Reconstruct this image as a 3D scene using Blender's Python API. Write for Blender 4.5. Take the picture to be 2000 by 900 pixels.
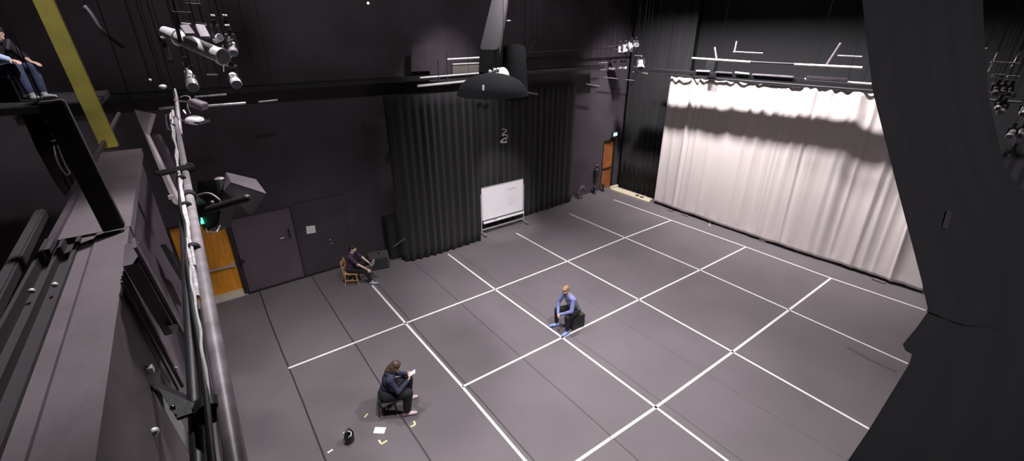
import bpy, bmesh, math, random
from mathutils import Vector, Matrix, noise
random.seed(7)
V = Vector
for o in list(bpy.data.objects): bpy.data.objects.remove(o)
SC = bpy.context.scene
COL = SC.collection
PI = math.pi

# ------------------------------------------------------------------ camera
F, YAW, PIT, ROL = 861.7233, .9384, .4189, .0036
S = 3.0
CAM = V((-1.1953*S, -3.2928*S, 2.4139*S))
FW = V((math.cos(YAW)*math.cos(PIT), math.sin(YAW)*math.cos(PIT), -math.sin(PIT)))
r0 = V((math.sin(YAW), -math.cos(YAW), 0)); d0 = FW.cross(r0)
RT = r0*math.cos(ROL) + d0*math.sin(ROL)
DN = r0*-math.sin(ROL) + d0*math.cos(ROL)
cd = bpy.data.cameras.new('camera'); cam = bpy.data.objects.new('camera', cd); COL.objects.link(cam)
cam.matrix_world = Matrix(((RT.x, -DN.x, -FW.x, CAM.x), (RT.y, -DN.y, -FW.y, CAM.y), (RT.z, -DN.z, -FW.z, CAM.z), (0, 0, 0, 1)))
cd.sensor_width = 36; cd.lens = F/2000*36; cd.clip_start = .05; cd.clip_end = 200
SC.camera = cam
SC.view_settings.view_transform = 'Standard'; SC.view_settings.look = 'None'
SC.view_settings.gamma = 1; SC.view_settings.use_curve_mapping = False
SC.view_settings.exposure = 0.0
w = bpy.data.worlds.new('world'); SC.world = w; w.use_nodes = True
w.node_tree.nodes['Background'].inputs[0].default_value = (.9, .85, 1, 1)
w.node_tree.nodes['Background'].inputs[1].default_value = .02

def ray(u, v): return FW + RT*((u-1000)/F) + DN*((v-450)/F)
def at_z(u, v, z): r = ray(u, v); return CAM + r*((z-CAM.z)/r.z)
def at_x(u, v, x): r = ray(u, v); return CAM + r*((x-CAM.x)/r.x)
def at_y(u, v, y): r = ray(u, v); return CAM + r*((y-CAM.y)/r.y)
def at_d(u, v, d): return CAM + ray(u, v)*d

# lights: (location, aim, watts, cone degrees, blend, radius)
KEY = 2500
LAMPS = [
    ((-1.0, -5.6, 9.6), (-.4, -4.9, 0), KEY*.88, 108, .6, .25),
    ((-1.6, -1.0, 9.6), (-.8, -1.4, 0), KEY*.5, 98, .7, .25),
    ((3.4, -6.0, 9.6), (3.6, -5.4, 0), KEY*1.05, 98, .6, .25),
    ((3.0, -2.0, 9.6), (3.2, -2.2, 0), KEY*.75, 96, .7, .25),
    ((7.3, -5.6, 9.6), (7.0, -5.4, 0), KEY*.30, 78, .6, .25),
    ((7.0, -.6, 9.6), (6.8, -.6, 0), KEY*.30, 78, .6, .25),
]
LAMP_PLACES = ['over the front left of the taped floor', 'over the back left of the taped floor', 'over the front middle of the taped floor', 'over the back middle of the taped floor', 'over the front right of the taped floor', 'over the back right of the taped floor']
BX, BY = at_d(384, 88, 6.1).xy
QX, QY = at_d(1965, 215, 9.5).xy
# unseen fill lamps added to brighten gallery, drape, upper walls, whiteboard and fixtures
FILL_LAMPS = [
    ((-2.9, -5.8, 9.7), (-4.0, -7.2, 6.2), 900, 46, .8, .12, 'over the plum girder and rail pipe of the near gallery'),
    ((-3.7, -.9, 10.5), (-5.6, 1.3, 6.8), 800, 42, .7, .12, 'over the person on the gallery at the left'),
    ((-4.0, -7.2, 10.5), (-4.3, -3.7, 6.9), 430, 34, .8, .12, 'facing the olive yellow column'),
    ((QX+.6, QY+.8, 10.4), (QX, QY, 6.2), 700, 44, .8, .12, 'over the small lamps past the near drape'),
    ((-4.4, -12.4, 9.2), (-.6, -9.6, 6.4), 700, 60, .9, .25, 'behind the camera, facing the near black drape'),
    ((-1.5, -3.2, 10.8), (-1.5, 4.3, 7.6), 380, 100, .9, .25, 'facing the upper back wall at the left'),
    ((4.5, -3.2, 10.8), (4.5, 4.3, 7.6), 230, 100, .9, .25, 'facing the upper back wall in the middle'),
    ((5.5, -4.5, 9.9), (5.9, 3.6, 1.3), 3000, 20, .6, .15, 'narrow beam aimed at the whiteboard'),
    ((BX, BY+.3, 10.3), (BX, BY, 7.2), 900, 50, .8, .1, 'over the long shiny spotlight and the clamp lamps'),
    ((4.3, 1.2, 10.6), (4.1, 3.5, 5.8), 1500, 46, .9, .15, 'over the gallery railing of the back wall'),
    ((10.0, -3.0, 10.8), (10.6, 4.5, 7.2), 260, 76, .9, .25, 'facing the upper back wall at the right'),
]
CURTAIN_LAMPS = [(.3, 7600), (-1.8, 3800), (-4.2, 1900), (-7.0, 1650)]   # y, watts

# ------------------------------------------------------------------ materials
def mat(name, col, rough=.6, metal=0., spec=.5, bump=0., bscale=40., var=0., vscale=3., emit=None, estr=0., sheen=0., stretch=None, trans=0.):
    m = bpy.data.materials.new(name); m.use_nodes = True
    nt = m.node_tree; b = nt.nodes['Principled BSDF']
    b.inputs['Base Color'].default_value = (*col, 1); b.inputs['Roughness'].default_value = rough
    b.inputs['Metallic'].default_value = metal; b.inputs['Specular IOR Level'].default_value = spec
    if sheen: b.inputs['Sheen Weight'].default_value = sheen
    tc = nt.nodes.new('ShaderNodeTexCoord'); mp = nt.nodes.new('ShaderNodeMapping')
    nt.links.new(tc.outputs['Object'], mp.inputs[0])
    if stretch: mp.inputs['Scale'].default_value = stretch
    if var:
        n = nt.nodes.new('ShaderNodeTexNoise'); n.inputs['Scale'].default_value = vscale; n.inputs['Detail'].default_value = 4
        r = nt.nodes.new('ShaderNodeValToRGB')
        r.color_ramp.elements[0].position = .3; r.color_ramp.elements[1].position = .7
        r.color_ramp.elements[0].color = (*[c*(1-var) for c in col], 1); r.color_ramp.elements[1].color = (*[min(1, c*(1+var)) for c in col], 1)
        nt.links.new(mp.outputs[0], n.inputs[0]); nt.links.new(n.outputs['Fac'], r.inputs[0]); nt.links.new(r.outputs[0], b.inputs['Base Color'])
    if bump:
        n = nt.nodes.new('ShaderNodeTexNoise'); n.inputs['Scale'].default_value = bscale
        bp = nt.nodes.new('ShaderNodeBump'); bp.inputs['Strength'].default_value = bump; bp.inputs['Distance'].default_value = .02
        nt.links.new(mp.outputs[0], n.inputs[0]); nt.links.new(n.outputs['Fac'], bp.inputs['Height']); nt.links.new(bp.outputs[0], b.inputs['Normal'])
    if emit: b.inputs['Emission Color'].default_value = (*emit, 1); b.inputs['Emission Strength'].default_value = estr
    return m
M = dict(
    wall=mat('wall_paint', (.058, .046, .056), .75, var=.25, vscale=.8, bump=.1),
    wallk=mat('dark_wall_paint', (.032, .029, .034), .8, var=.2, vscale=.8),
    ceil=mat('ceiling_paint', (.05, .045, .055), .9, var=.2, vscale=.5),
    doorg=mat('grey_door_paint', (.12, .088, .108), .5, var=.12, vscale=1.2),
    blackcloth=mat('black_drape', (.0125, .0115, .0135), .9, bump=.1, bscale=30, var=.25, sheen=.1, stretch=(1, 1, .2)),
    blackdark=mat('black_velour', (.022, .0205, .024), .95), pitch=mat('pitch_black_metal', (.005, .005, .006), .9, spec=.1), wallr=mat('black_side_wall', (.013, .0125, .014), .9),
    white=mat('white_drape', (.81, .72, .695), .85, bump=.06, bscale=12, var=.03, vscale=1.0, stretch=(1, 1, .15)),
    tape=mat('white_tape', (.86, .84, .85), .5, var=.06, vscale=6),
    ytape=mat('yellow_tape', (.85, .8, .42), .5), paper=mat('paper', (.88, .87, .86), .6, var=.03),
    black=mat('black_metal', (.02, .019, .022), .45, bump=.05), blackp=mat('black_plastic', (.018, .018, .02), .5),
    darksteel=mat('dark_steel', (.075, .06, .072), .5, .3, var=.25, vscale=5, bump=.1),
    beam=mat('painted_beam', (.105, .085, .095), .6, var=.2, vscale=2.5, bump=.15, bscale=12),
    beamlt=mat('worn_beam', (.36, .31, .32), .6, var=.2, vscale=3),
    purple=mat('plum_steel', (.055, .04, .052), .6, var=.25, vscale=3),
    olive=mat('olive_beam', (.33, .28, .05), .65, var=.25, vscale=4, bump=.1),
    pipe=mat('rail_pipe', (.31, .275, .295), .42, .25, var=.3, vscale=10),
    steel=mat('bright_steel', (.62, .6, .62), .3, .8, var=.25, vscale=14),
    chrome=mat('chrome', (.85, .83, .85), .16, 1.), silver=mat('silver_paint', (.8, .78, .8), .25, .3, var=.15, vscale=15),
    cable=mat('cable', (.55, .52, .53), .5, var=.4, vscale=25), grey=mat('grey_plastic', (.20, .17, .19), .5, var=.1),
    wood=mat('chair_wood', (.62, .36, .13), .45, var=.2, vscale=10, stretch=(1, 1, 6)),
    ply=mat('plywood', (.66, .58, .42), .6, var=.12, vscale=4, stretch=(6, 1, 1)),
    railp=mat('rail_paint', (.85, .83, .84), .3, spec=.8), door=mat('orange_door_wood', (.9, .34, .03), .4, var=.18, vscale=3, stretch=(5, 5, .6)),
    wboard=mat('whiteboard_face', (.87, .84, .86), .25, var=.02), ink=mat('marker_ink', (.45, .42, .46), .5),
    alu=mat('aluminium', (.7, .68, .7), .35, .6),
    skin=mat('skin', (.72, .46, .37), .5, var=.06, vscale=20), skinp=mat('pale_skin', (.8, .56, .47), .5, var=.05, vscale=20),
    blond=mat('blond_hair', (.27, .175, .09), .55, var=.4, vscale=60, stretch=(1, 1, .3)), brown=mat('brown_hair', (.085, .05, .035), .5, var=.5, vscale=50, stretch=(1, 1, .3)),
    dkhair=mat('dark_hair', (.02, .016, .017), .6, var=.4, vscale=50),
    blue=mat('blue_shirt', (.19, .22, .45), .8, var=.12, vscale=8, bump=.2, bscale=25), vest=mat('olive_grey_vest', (.19, .18, .17), .85, var=.1),
    navy=mat('navy_hoodie', (.026, .030, .062), .9, var=.25, vscale=10, bump=.2, bscale=25), plum=mat('plum_shirt', (.06, .035, .075), .9, var=.2, vscale=9, bump=.2),
    trousers=mat('black_trousers', (.014, .012, .016), .9, var=.2, vscale=8, bump=.2), jeans=mat('blue_jeans', (.06, .075, .15), .85, var=.25, vscale=12),
    lblue=mat('light_blue_sleeve', (.52, .62, .95), .8), shoeb=mat('light_blue_shoe', (.28, .40, .78), .6, var=.15, vscale=20),
    shoeg=mat('grey_shoe', (.40, .42, .46), .6), pink=mat('pink_shoe', (.85, .66, .68), .6), eye=mat('eye_white', (.8, .8, .8), .3), lip=mat('lips', (.5, .2, .18), .5),
    duct=mat('duct_paint', (.022, .016, .020), .7), speakerm=mat('speaker_cabinet', (.075, .06, .068), .6), lens=mat('lamp_lens', (.1, .1, .12), .1), led=mat('green_led', (0, .3, .1), .5, emit=(.1, 1, .45), estr=2.5),
    exitm=mat('exit_sign_panel', (.5, .9, .8), .5, emit=(.45, .95, .85), estr=.9),
    lampon=mat('lamp_glass_lit', (1, 1, 1), .5, emit=(1, .95, .92), estr=6), beige=mat('beige_panel', (.16, .145, .13), .8),
)
# floor: rolls of dance vinyl, seams every 1.56 m
def floor_mat():
    m = bpy.data.materials.new('dance_vinyl'); m.use_nodes = True; nt = m.node_tree; b = nt.nodes['Principled BSDF']
    g = nt.nodes.new('ShaderNodeNewGeometry'); sx = nt.nodes.new('ShaderNodeSeparateXYZ'); nt.links.new(g.outputs['Position'], sx.inputs[0])
    def mt(op, a, bb=None, c=None):
        n = nt.nodes.new('ShaderNodeMath'); n.operation = op
        for i, x in enumerate((a, bb, c)):
            if x is None: continue
            if isinstance(x, (int, float)): n.inputs[i].default_value = x
            else: nt.links.new(x, n.inputs[i])
        return n.outputs[0]
    wn = nt.nodes.new('ShaderNodeTexNoise'); wn.inputs['Scale'].default_value = .35; nt.links.new(g.outputs['Position'], wn.inputs[0])
    xx = mt('ADD', sx.outputs[0], mt('MULTIPLY', mt('SUBTRACT', wn.outputs['Fac'], .5), .10))
    ph = mt('PINGPONG', mt('ADD', xx, 2.99), .78)          # 0 at the seams
    seam = mt('LESS_THAN', ph, .018)
    ext = mt('MULTIPLY', seam, mt('LESS_THAN', sx.outputs[0], 5.2))
    # seams stand open on the left, closed on the right
    mr = nt.nodes.new('ShaderNodeMapRange'); mr.inputs[1].default_value = -3.2; mr.inputs[2].default_value = 5.4; mr.inputs[3].default_value = .85; mr.inputs[4].default_value = .12
    nt.links.new(sx.outputs[0], mr.inputs[0])
    fac = mt('MULTIPLY', ext, mr.outputs[0])
    n1 = nt.nodes.new('ShaderNodeTexNoise'); n1.inputs['Scale'].default_value = .6; n1.inputs['Detail'].default_value = 6; nt.links.new(g.outputs['Position'], n1.inputs[0])
    r = nt.nodes.new('ShaderNodeValToRGB'); r.color_ramp.elements[0].position = .3; r.color_ramp.elements[1].position = .75
    r.color_ramp.elements[0].color = (.135, .118, .126, 1); r.color_ramp.elements[1].color = (.165, .145, .154, 1)
    nt.links.new(n1.outputs['Fac'], r.inputs[0])
    mx = nt.nodes.new('ShaderNodeMix'); mx.data_type = 'RGBA'; nt.links.new(fac, mx.inputs[0]); nt.links.new(r.outputs[0], mx.inputs[6]); mx.inputs[7].default_value = (.012, .01, .014, 1)
    nt.links.new(mx.outputs[2], b.inputs['Base Color'])
    b.inputs['Roughness'].default_value = .62; b.inputs['Specular IOR Level'].default_value = .35
    return m
M['floor'] = floor_mat()

# ------------------------------------------------------------------ mesh helpers
def BM(): return bmesh.new()
def box(bm, c, s, R=None):
    r = bmesh.ops.create_cube(bm, size=1); T = Matrix.Translation(V(c)) @ (R.to_4x4() if R else Matrix()) @ Matrix.Diagonal((*s, 1))
    bmesh.ops.transform(bm, matrix=T, verts=r['verts']); return r['verts']
def frame_of(d, up=V((0, 0, 1))):
    z = d.normalized()
    if abs(z.dot(up)) > .98: up = V((1, 0, 0))
    x = up.cross(z).normalized(); y = z.cross(x)
    return Matrix((x, y, z)).transposed()
def beam(bm, p, q, w, h, up=V((0, 0, 1))):
    p, q = V(p), V(q); R = frame_of(q-p, V(up)); return box(bm, (p+q)/2, (w, h, (q-p).length), R)
def cone(bm, p, q, r1, r2=None, seg=16):
    p, q = V(p), V(q); r2 = r1 if r2 is None else r2; L = (q-p).length
    if L < 1e-6: return
    r = bmesh.ops.create_cone(bm, cap_ends=True, segments=seg, radius1=r1, radius2=max(r2, 1e-5), depth=L)
    bmesh.ops.transform(bm, matrix=Matrix.Translation((p+q)/2) @ frame_of(q-p).to_4x4(), verts=r['verts']); return r['verts']
def ball(bm, c, r, seg=14, R=None):
    if isinstance(r, (int, float)): r = (r, r, r)
    q = bmesh.ops.create_uvsphere(bm, u_segments=seg, v_segments=max(6, seg*2//3), radius=1)
    bmesh.ops.transform(bm, matrix=Matrix.Translation(V(c)) @ (R.to_4x4() if R else Matrix()) @ Matrix.Diagonal((*r, 1)), verts=q['verts']); return q['verts']
def cap(bm, p, q, r1, r2=None, seg=14):
    r2 = r1 if r2 is None else r2
    cone(bm, p, q, r1, r2, seg); ball(bm, p, r1, seg); ball(bm, q, r2, seg)
def lathe(bm, p, d, prof, seg=24, up=V((0, 0, 1))):
    R = frame_of(V(d), up); rings = []
    for (t, r) in prof:
        rings.append([bm.verts.new(V(p) + R @ V((r*math.cos(2*PI*k/seg), r*math.sin(2*PI*k/seg), t))) for k in range(seg)])
    for a, b in zip(rings, rings[1:]):
        for k in range(seg): bm.faces.new((a[k], a[(k+1) % seg], b[(k+1) % seg], b[k]))
    for rg in (rings[0], rings[-1]):
        try: bm.faces.new(rg)
        except Exception: pass
def tube(bm, pts, r, seg=8, closed=False):
    pts = [V(p) for p in pts]; rings = []; n = len(pts)
    for i, p in enumerate(pts):
        if closed: d = pts[(i+1) % n]-pts[i-1]
        else: d = pts[min(i+1, n-1)]-pts[max(i-1, 0)]
        R = frame_of(d)
        rings.append([bm.verts.new(p + R @ V((r*math.cos(2*PI*k/seg), r*math.sin(2*PI*k/seg), 0))) for k in range(seg)])
    prs = list(zip(rings, rings[1:])) + ([(rings[-1], rings[0])] if closed else [])
    for a, b in prs:
        for k in range(seg): bm.faces.new((a[k], a[(k+1) % seg], b[(k+1) % seg], b[k]))
    if not closed: bm.faces.new(rings[0]); bm.faces.new(rings[-1])
def smooth_path(pts, n=8):
    pts = [V(p) for p in pts]; out = []
    for i in range(len(pts)-1):
        p0, p1, p2, p3 = pts[max(i-1, 0)], pts[i], pts[i+1], pts[min(i+2, len(pts)-1)]
        for k in range(n):
            t = k/n; out.append(.5*((2*p1)+(p2-p0)*t+(2*p0-5*p1+4*p2-p3)*t*t+(3*p1-p0-3*p2+p3)*t**3))
    out.append(pts[-1]); return out
def poly_prism(bm, pts, off):
    a = [bm.verts.new(V(p)) for p in pts]; b = [bm.verts.new(V(p)+V(off)) for p in pts]; n = len(pts)
    bm.faces.new(a); bm.faces.new(list(reversed(b)))
    for k in range(n): bm.faces.new((a[k], b[k], b[(k+1) % n], a[(k+1) % n]))
def bevel(bm, w, seg=2):
    bmesh.ops.recalc_face_normals(bm, faces=bm.faces)
    bmesh.ops.bevel(bm, geom=[e for e in bm.edges if len(e.link_faces) == 2 and e.calc_face_angle(0) > .6], offset=w, segments=seg, affect='EDGES', clamp_overlap=True)

def obj(name, bm, m, parent=None, world=False, smooth=None, bev=0, angle=.6):
    if bev: bevel(bm, bev)
    bmesh.ops.recalc_face_normals(bm, faces=bm.faces)
    if parent is not None and world: bm.transform(parent.matrix_basis.inverted())
    if parent is None and world is not None:
        pass
    me = bpy.data.meshes.new(name); bm.to_mesh(me); bm.free()
    o = bpy.data.objects.new(name, me); COL.objects.link(o)
    me.materials.append(M[m] if isinstance(m, str) else m)
    if smooth is not False:
        for p in me.polygons: p.use_smooth = True
        try: me.set_sharp_from_angle(angle=angle)
        except Exception: pass
    if parent is not None: o.parent = parent
    return o
def thing(name, label, cat, loc=(0, 0, 0), rz=0, group=None):
    o = bpy.data.objects.new(name, None); COL.objects.link(o); o.empty_display_size = .1
    o.matrix_basis = Matrix.Translation(V(loc)) @ Matrix.Rotation(rz, 4, 'Z')
    o['label'] = label; o['category'] = cat
    if group: o['group'] = group
    return o
def tag(o, label, cat, group=None, kind=None):
    o['label'] = label; o['category'] = cat
    if group: o['group'] = group
    if kind: o['kind'] = kind
    # origin at the foot of the mesh
    me = o.data; n = len(me.vertices)
    xs = [v.co for v in me.vertices]; c = V((sum(v.x for v in xs)/n, sum(v.y for v in xs)/n, min(v.z for v in xs)))
    me.transform(Matrix.Translation(-c)); o.location = c
    return o
def struct(name, bm, m, **k):
    o = obj(name, bm, m, **k); o['kind'] = 'structure'; return o
def remeshed(bm, voxel, smooth=2, name='tmp'):
    me = bpy.data.meshes.new(name); bm.to_mesh(me); bm.free()
    o = bpy.data.objects.new(name, me); COL.objects.link(o)
    r = o.modifiers.new('r', 'REMESH'); r.mode = 'VOXEL'; r.voxel_size = voxel
    if smooth: s = o.modifiers.new('s', 'SMOOTH'); s.iterations = smooth; s.factor = .5
    dg = bpy.context.evaluated_depsgraph_get(); dg.update()
    m2 = bpy.data.meshes.new_from_object(o.evaluated_get(dg)); bpy.data.objects.remove(o)
    b2 = bmesh.new(); b2.from_mesh(m2); bpy.data.meshes.remove(m2); return b2

# ------------------------------------------------------------------ setting
X0, X1, Y0, Y1, ZC = -8.0, 14.2, -13.0, 4.3, 11.2
b = BM(); box(b, ((X0+X1)/2, (Y0+5)/2, -.1), (X1-X0+.4, 5-Y0+.2, .2)); struct('floor', b, 'floor', smooth=False)
b = BM(); box(b, ((X0+X1)/2, (Y0+5)/2, ZC+.1), (X1-X0+.4, 5-Y0+.2, .2)); struct('ceiling', b, 'ceil', smooth=False)
b = BM(); box(b, (X0-.1, (Y0+5)/2, ZC/2), (.2, 5-Y0, ZC)); struct('wall_left', b, 'wallk', smooth=False)
b = BM(); box(b, (X1+.1, (Y0+5)/2, ZC/2), (.2, 5-Y0, ZC)); struct('wall_right', b, 'wallr', smooth=False)
b = BM(); box(b, ((X0+X1)/2, Y0-.1, ZC/2), (X1-X0, .2, ZC)); struct('wall_front', b, 'wallk', smooth=False)
# back wall, very slightly out of square, with openings left for the two doors
def yb(x): return 4.24 + (x+4.6)*.0235
def backslab(bm, xa, xb, z0, z1):
    poly_prism(bm, [(xa, yb(xa), z0), (xb, yb(xb), z0), (xb, yb(xb), z1), (xa, yb(xa), z1)], (0, .18, 0))
DL, DR = -4.62, -3.32          # lit doorway at the left
EL, ER = 12.62, 13.4           # orange door in the far corner
b = BM(); backslab(b, X0, DL, 0, ZC); backslab(b, DL, DR, 2.5, ZC); backslab(b, DR, EL, 0, ZC); backslab(b, EL, ER, 2.45, ZC); backslab(b, ER, X1, 0, ZC)
struct('wall_back', b, 'wall', smooth=False)

# ------------------------------------------------------------------ stage lamps and added fill lamps (all above the picture)
def aim_light(lt, loc, tgt, parent):
    o = bpy.data.objects.new('bulb', lt); COL.objects.link(o)
    d = (V(tgt)-V(loc)).normalized(); R = frame_of(-d).to_4x4()
    o.matrix_basis = parent.matrix_basis.inverted() @ (Matrix.Translation(V(loc)) @ R); o.parent = parent
    return o
def worklight(loc, tgt, watts, cone_deg, blend, rad, label):
    loc = V(loc); d = (V(tgt)-loc).normalized()
    t = thing('stage_or_fill_lamp', label, 'stage light', loc, group=None)
    b = BM(); lathe(b, loc-d*.32, d, [(0, .05), (.02, .12), (.2, .14), (.34, .2)]); lathe(b, loc-d*.31, d, [(.34, .19), (.2, .13), (.03, .11)])
    obj('housing', b, 'black', t, world=True)
    b = BM(); cone(b, loc-d*.2+V((0, .2, 0)), loc+V((0, .16, .5)), .015); cone(b, loc-d*.2-V((0, .2, 0)), loc+V((0, -.16, .5)), .015); cone(b, loc+V((0, .17, .5)), loc+V((0, -.17, .5)), .015)
    obj('yoke', b, 'black', t, world=True)
    l = bpy.data.lights.new('bulb', 'SPOT'); l.energy = watts; l.spot_size = math.radians(cone_deg); l.spot_blend = blend; l.shadow_soft_size = rad; l.color = (1, .955, .985)
    aim_light(l, loc+d*.06, tgt, t)
    return t
_unused = ['over the front left of the taped floor', 'over the back left of the taped floor', 'over the front middle of the taped floor', 'over the back middle of the taped floor', 'over the front right of the taped floor', 'over the back right of the taped floor']
for (a, pl) in zip(LAMPS, LAMP_PLACES):
    worklight(*a, 'black overhead stage lamp hanging '+pl)
for a in FILL_LAMPS: worklight(*a[:6], 'unseen added fill lamp '+a[6])
cl = ['nearest the far corner', 'second from the far corner', 'second from the near drape', 'nearest the near drape']
for (y, wt), pl in zip(CURTAIN_LAMPS, cl):
    worklight((10.4, y, 10.4), (13.2, y-.2, 5.0), wt, 112, .5, .26, 'black overhead lamp washing the white curtain, '+pl)
b = BM(); box(b, (10.0, -3.2, 9.8), (1.1, 12.6, .02)); tag(obj('spill_blocker', b, 'pitch'), 'added unseen black board keeping the curtain lamps off the floor, stage side', 'board')  # added out of view to cut lamp spill on the floor
b = BM(); box(b, (11.58, -3.2, 9.8), (1.46, 12.6, .02)); tag(obj('spill_blocker', b, 'pitch'), 'added unseen black board keeping the curtain lamps off the upper wall, curtain side', 'board')  # second added blocker, stops the lamps reaching the wall above the curtain
for (xa, ya, xb, yb_, z, lab) in ((-3, -6, 9, -6, 10.1, 'front'), (-3, -.6, 9, -.6, 10.1, 'back')):
    b = BM(); cone(b, (xa, ya, z), (xb, yb_, z), .03); tag(obj('lighting_pipe', b, 'black'), 'black ceiling pipe carrying the overhead lamps, %s row' % lab, 'pipe')
b = BM(); cone(b, (10.4, -8, 10.9), (10.4, 3, 10.9), .03); tag(obj('lighting_pipe', b, 'black'), 'black ceiling pipe carrying the lamps for the white curtain', 'pipe')

# ------------------------------------------------------------------ floor tapes
def tape(name, pts, wd, label, cat, m='tape', group=None):
    P = [at_z(u, v, 0) for (u, v) in pts]; b = BM(); L = []
    for i, p in enumerate(P):
        d = (P[min(i+1, len(P)-1)]-P[max(i-1, 0)]).normalized(); n = V((-d.y, d.x, 0))*wd/2
        L.append((p+n, p-n))
    z0, z1 = .0005, .003
    for (a, c), (e, g) in zip(L, L[1:]):
        vs = [b.verts.new((q.x, q.y, z1)) for q in (a, c, g, e)]; b.faces.new(vs)
        vs2 = [b.verts.new((q.x, q.y, z0)) for q in (a, c, g, e)]; b.faces.new(vs2[::-1])
        for k in range(4): b.faces.new((vs[k], vs2[k], vs2[(k+1) % 4], vs[(k+1) % 4]))
    bmesh.ops.remove_doubles(b, verts=b.verts, dist=1e-4)
    return tag(obj(name, b, m, smooth=False), label, cat, group)
GT = 'white tape lines of the floor grid'
tape('floor_tape', [(727, 557), (792, 631), (903, 755), (1040, 916)], .06, 'long white floor tape line running out from the seated person on the wooden chair', 'tape line', group=GT)
tape('floor_tape', [(875, 496), (967, 565), (1098, 659), (1281, 795), (1445, 918)], .055, 'long white floor tape line passing the feet of the man on the black box', 'tape line', group=GT)
tape('floor_tape', [(1008, 455), (1108, 510), (1248, 585), (1431, 687), (1697, 837)], .055, 'long white floor tape line starting near the foot of the whiteboard', 'tape line', group=GT)
tape('floor_tape', [(1112, 417), (1221, 464), (1367, 527), (1541, 605), (1773, 710)], .052, 'long white floor tape line, next to the one alongside the white curtain', 'tape line', group=GT)
tape('floor_tape', [(1199, 390), (1311, 430), (1457, 482), (1623, 543), (1808, 606)], .05, 'long white floor tape line running alongside the white curtain', 'tape line', group=GT)
tape('floor_tape', [(563, 719), (792, 631), (967, 565), (1108, 510), (1221, 464), (1311, 430)], .056, 'white cross tape line farthest from the camera, starting at a dark floor seam', 'tape line', group=GT)
tape('floor_tape', [(903, 755), (1098, 659), (1248, 585), (1367, 527), (1457, 482)], .056, 'white cross tape line meeting the feet of the man on the black box', 'tape line', group=GT)
tape('floor_tape', [(1112, 911), (1281, 795), (1431, 687), (1541, 605), (1623, 543)], .062, 'white cross tape line nearest the camera, running off the bottom edge', 'tape line', group=GT)
def corner_mark(u, v, d1, d2, L, lab):
    p = at_z(u, v, 0); b = BM()
    for d in (d1, d2):
        if d is None: continue
        q = at_z(u+d[0], v+d[1], 0)-p; q = q.normalized()*L
        beam(b, p+V((0, 0, .002)), p+q+V((0, 0, .002)), .035, .003)
    tag(obj('tape_mark', b, 'ytape', smooth=False), lab, 'tape mark', 'small yellow tape marks around the white sheet')
corner_mark(712, 815, (5, -6), None, .11, 'small straight dash of yellow floor tape left of the seated woman')
corner_mark(811, 829, (-3, -8), (-8, 4), .1, 'small yellow corner tape mark below the pink shoe')
corner_mark(745, 867, (-4, -6), (8, -5), .12, 'small yellow corner tape mark below the white sheet on the floor')
b = BM(); p = at_z(640, 884, .002); beam(b, p, p+V((.1, .02, 0)), .04, .003); tag(obj('tape_mark', b, 'tape', smooth=False), 'tiny pale tape scrap beside the dark floor seam at the bottom', 'tape mark')
for (a, c, lab) in (((1155, 822), (1240, 900), 'faint worn pale scuff line crossing the nearest cross tape'), ((1443, 768), (1530, 820), 'faint worn pale scuff line in the lower right floor square')):
    mm = M.get('scuff') or mat('scuff', (.2, .17, .16), .6); M['scuff'] = mm
    tape('floor_scuff', [a, c], .014, lab, 'scuff mark', 'scuff')
for (pts, wd, lab) in (([(1655, 678), (1700, 703), (1752, 727)], .09, 'dark rubbed streak on the floor close to the near black drape'),):
    M['dscuff'] = mat('dark_scuff', (.1, .085, .095), .6)
    tape('floor_scuff', pts, wd, lab, 'scuff mark', 'dscuff')

# ------------------------------------------------------------------ curtains
def curtain(name, path, z0, z1, foldfn, m, nz=24, thick=.012, hem=None, top=None, step=.03):
    """path: list of xy; a hanging cloth with pleats, offset along the path normal"""
    P = [V((*p, 0)) for p in path]; L = [0]
    for a, c in zip(P, P[1:]): L.append(L[-1]+(c-a).length)
    n = max(2, int(L[-1]/step)); b = BM(); cols = []
    for i in range(n+1):
        s = L[-1]*i/n; k = max(j for j in range(len(P)-1) if L[j] <= s+1e-9)
        d = (P[k+1]-P[k]).normalized(); p = P[k]+d*(s-L[k]); nn = V((-d.y, d.x, 0))
        cc = []
        for j in range(nz+1):
            t = j/nz; zz = z0+(hem(s) if hem else 0); zt = z1+(top(s) if top else 0)
            z = zz+(zt-zz)*t; f = foldfn(s, t)
            cc.append((b.verts.new(p+nn*f+V((0, 0, z))), b.verts.new(p+nn*(f-thick)+V((0, 0, z)))))
        cols.append(cc)
    for i in range(n):
        for j in range(nz):
            for s_ in (0, 1): b.faces.new((cols[i][j][s_], cols[i+1][j][s_], cols[i+1][j+1][s_], cols[i][j+1][s_]))
        for j in (0, nz): b.faces.new((cols[i][j][0], cols[i+1][j][0], cols[i+1][j][1], cols[i][j][1]))
    for i in (0, n):
        for j in range(nz): b.faces.new((cols[i][j][0], cols[i][j+1][0], cols[i][j+1][1], cols[i][j][1]))
    return obj(name, b, m, angle=3.2)
def n1(x, seed=0.): return noise.noise(V((x, seed, .37)))
YS, YE = 1.78, -8.0
PLEATS = [(random.uniform(.05, .12), random.uniform(.2, 9.8), random.uniform(.02, .05)) for k in range(34)]
def fold_white(s, t):
    f = .05*n1(s*.55+t*.3, 1.)+.028*n1(s*2.2+t*.25, 2.)+.014*n1(s*6.5, 3.)*(.4+.6*t)
    for (wd, c, a) in PLEATS:
        c2 = c+.10*(t-.5)*math.sin(c*5); q = (s-c2)/wd
        if abs(q) < 3: f += a*math.exp(-q*q)*(.45+.55*t)
    if t > .9: f += (.03*math.sin(s*13+5*n1(s*1.1, 5.))+.02*n1(s*5, 7.))*((t-.9)/.1)
    if t < .05: f += .02*n1(s*3.5, 8.)
    return f
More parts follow.
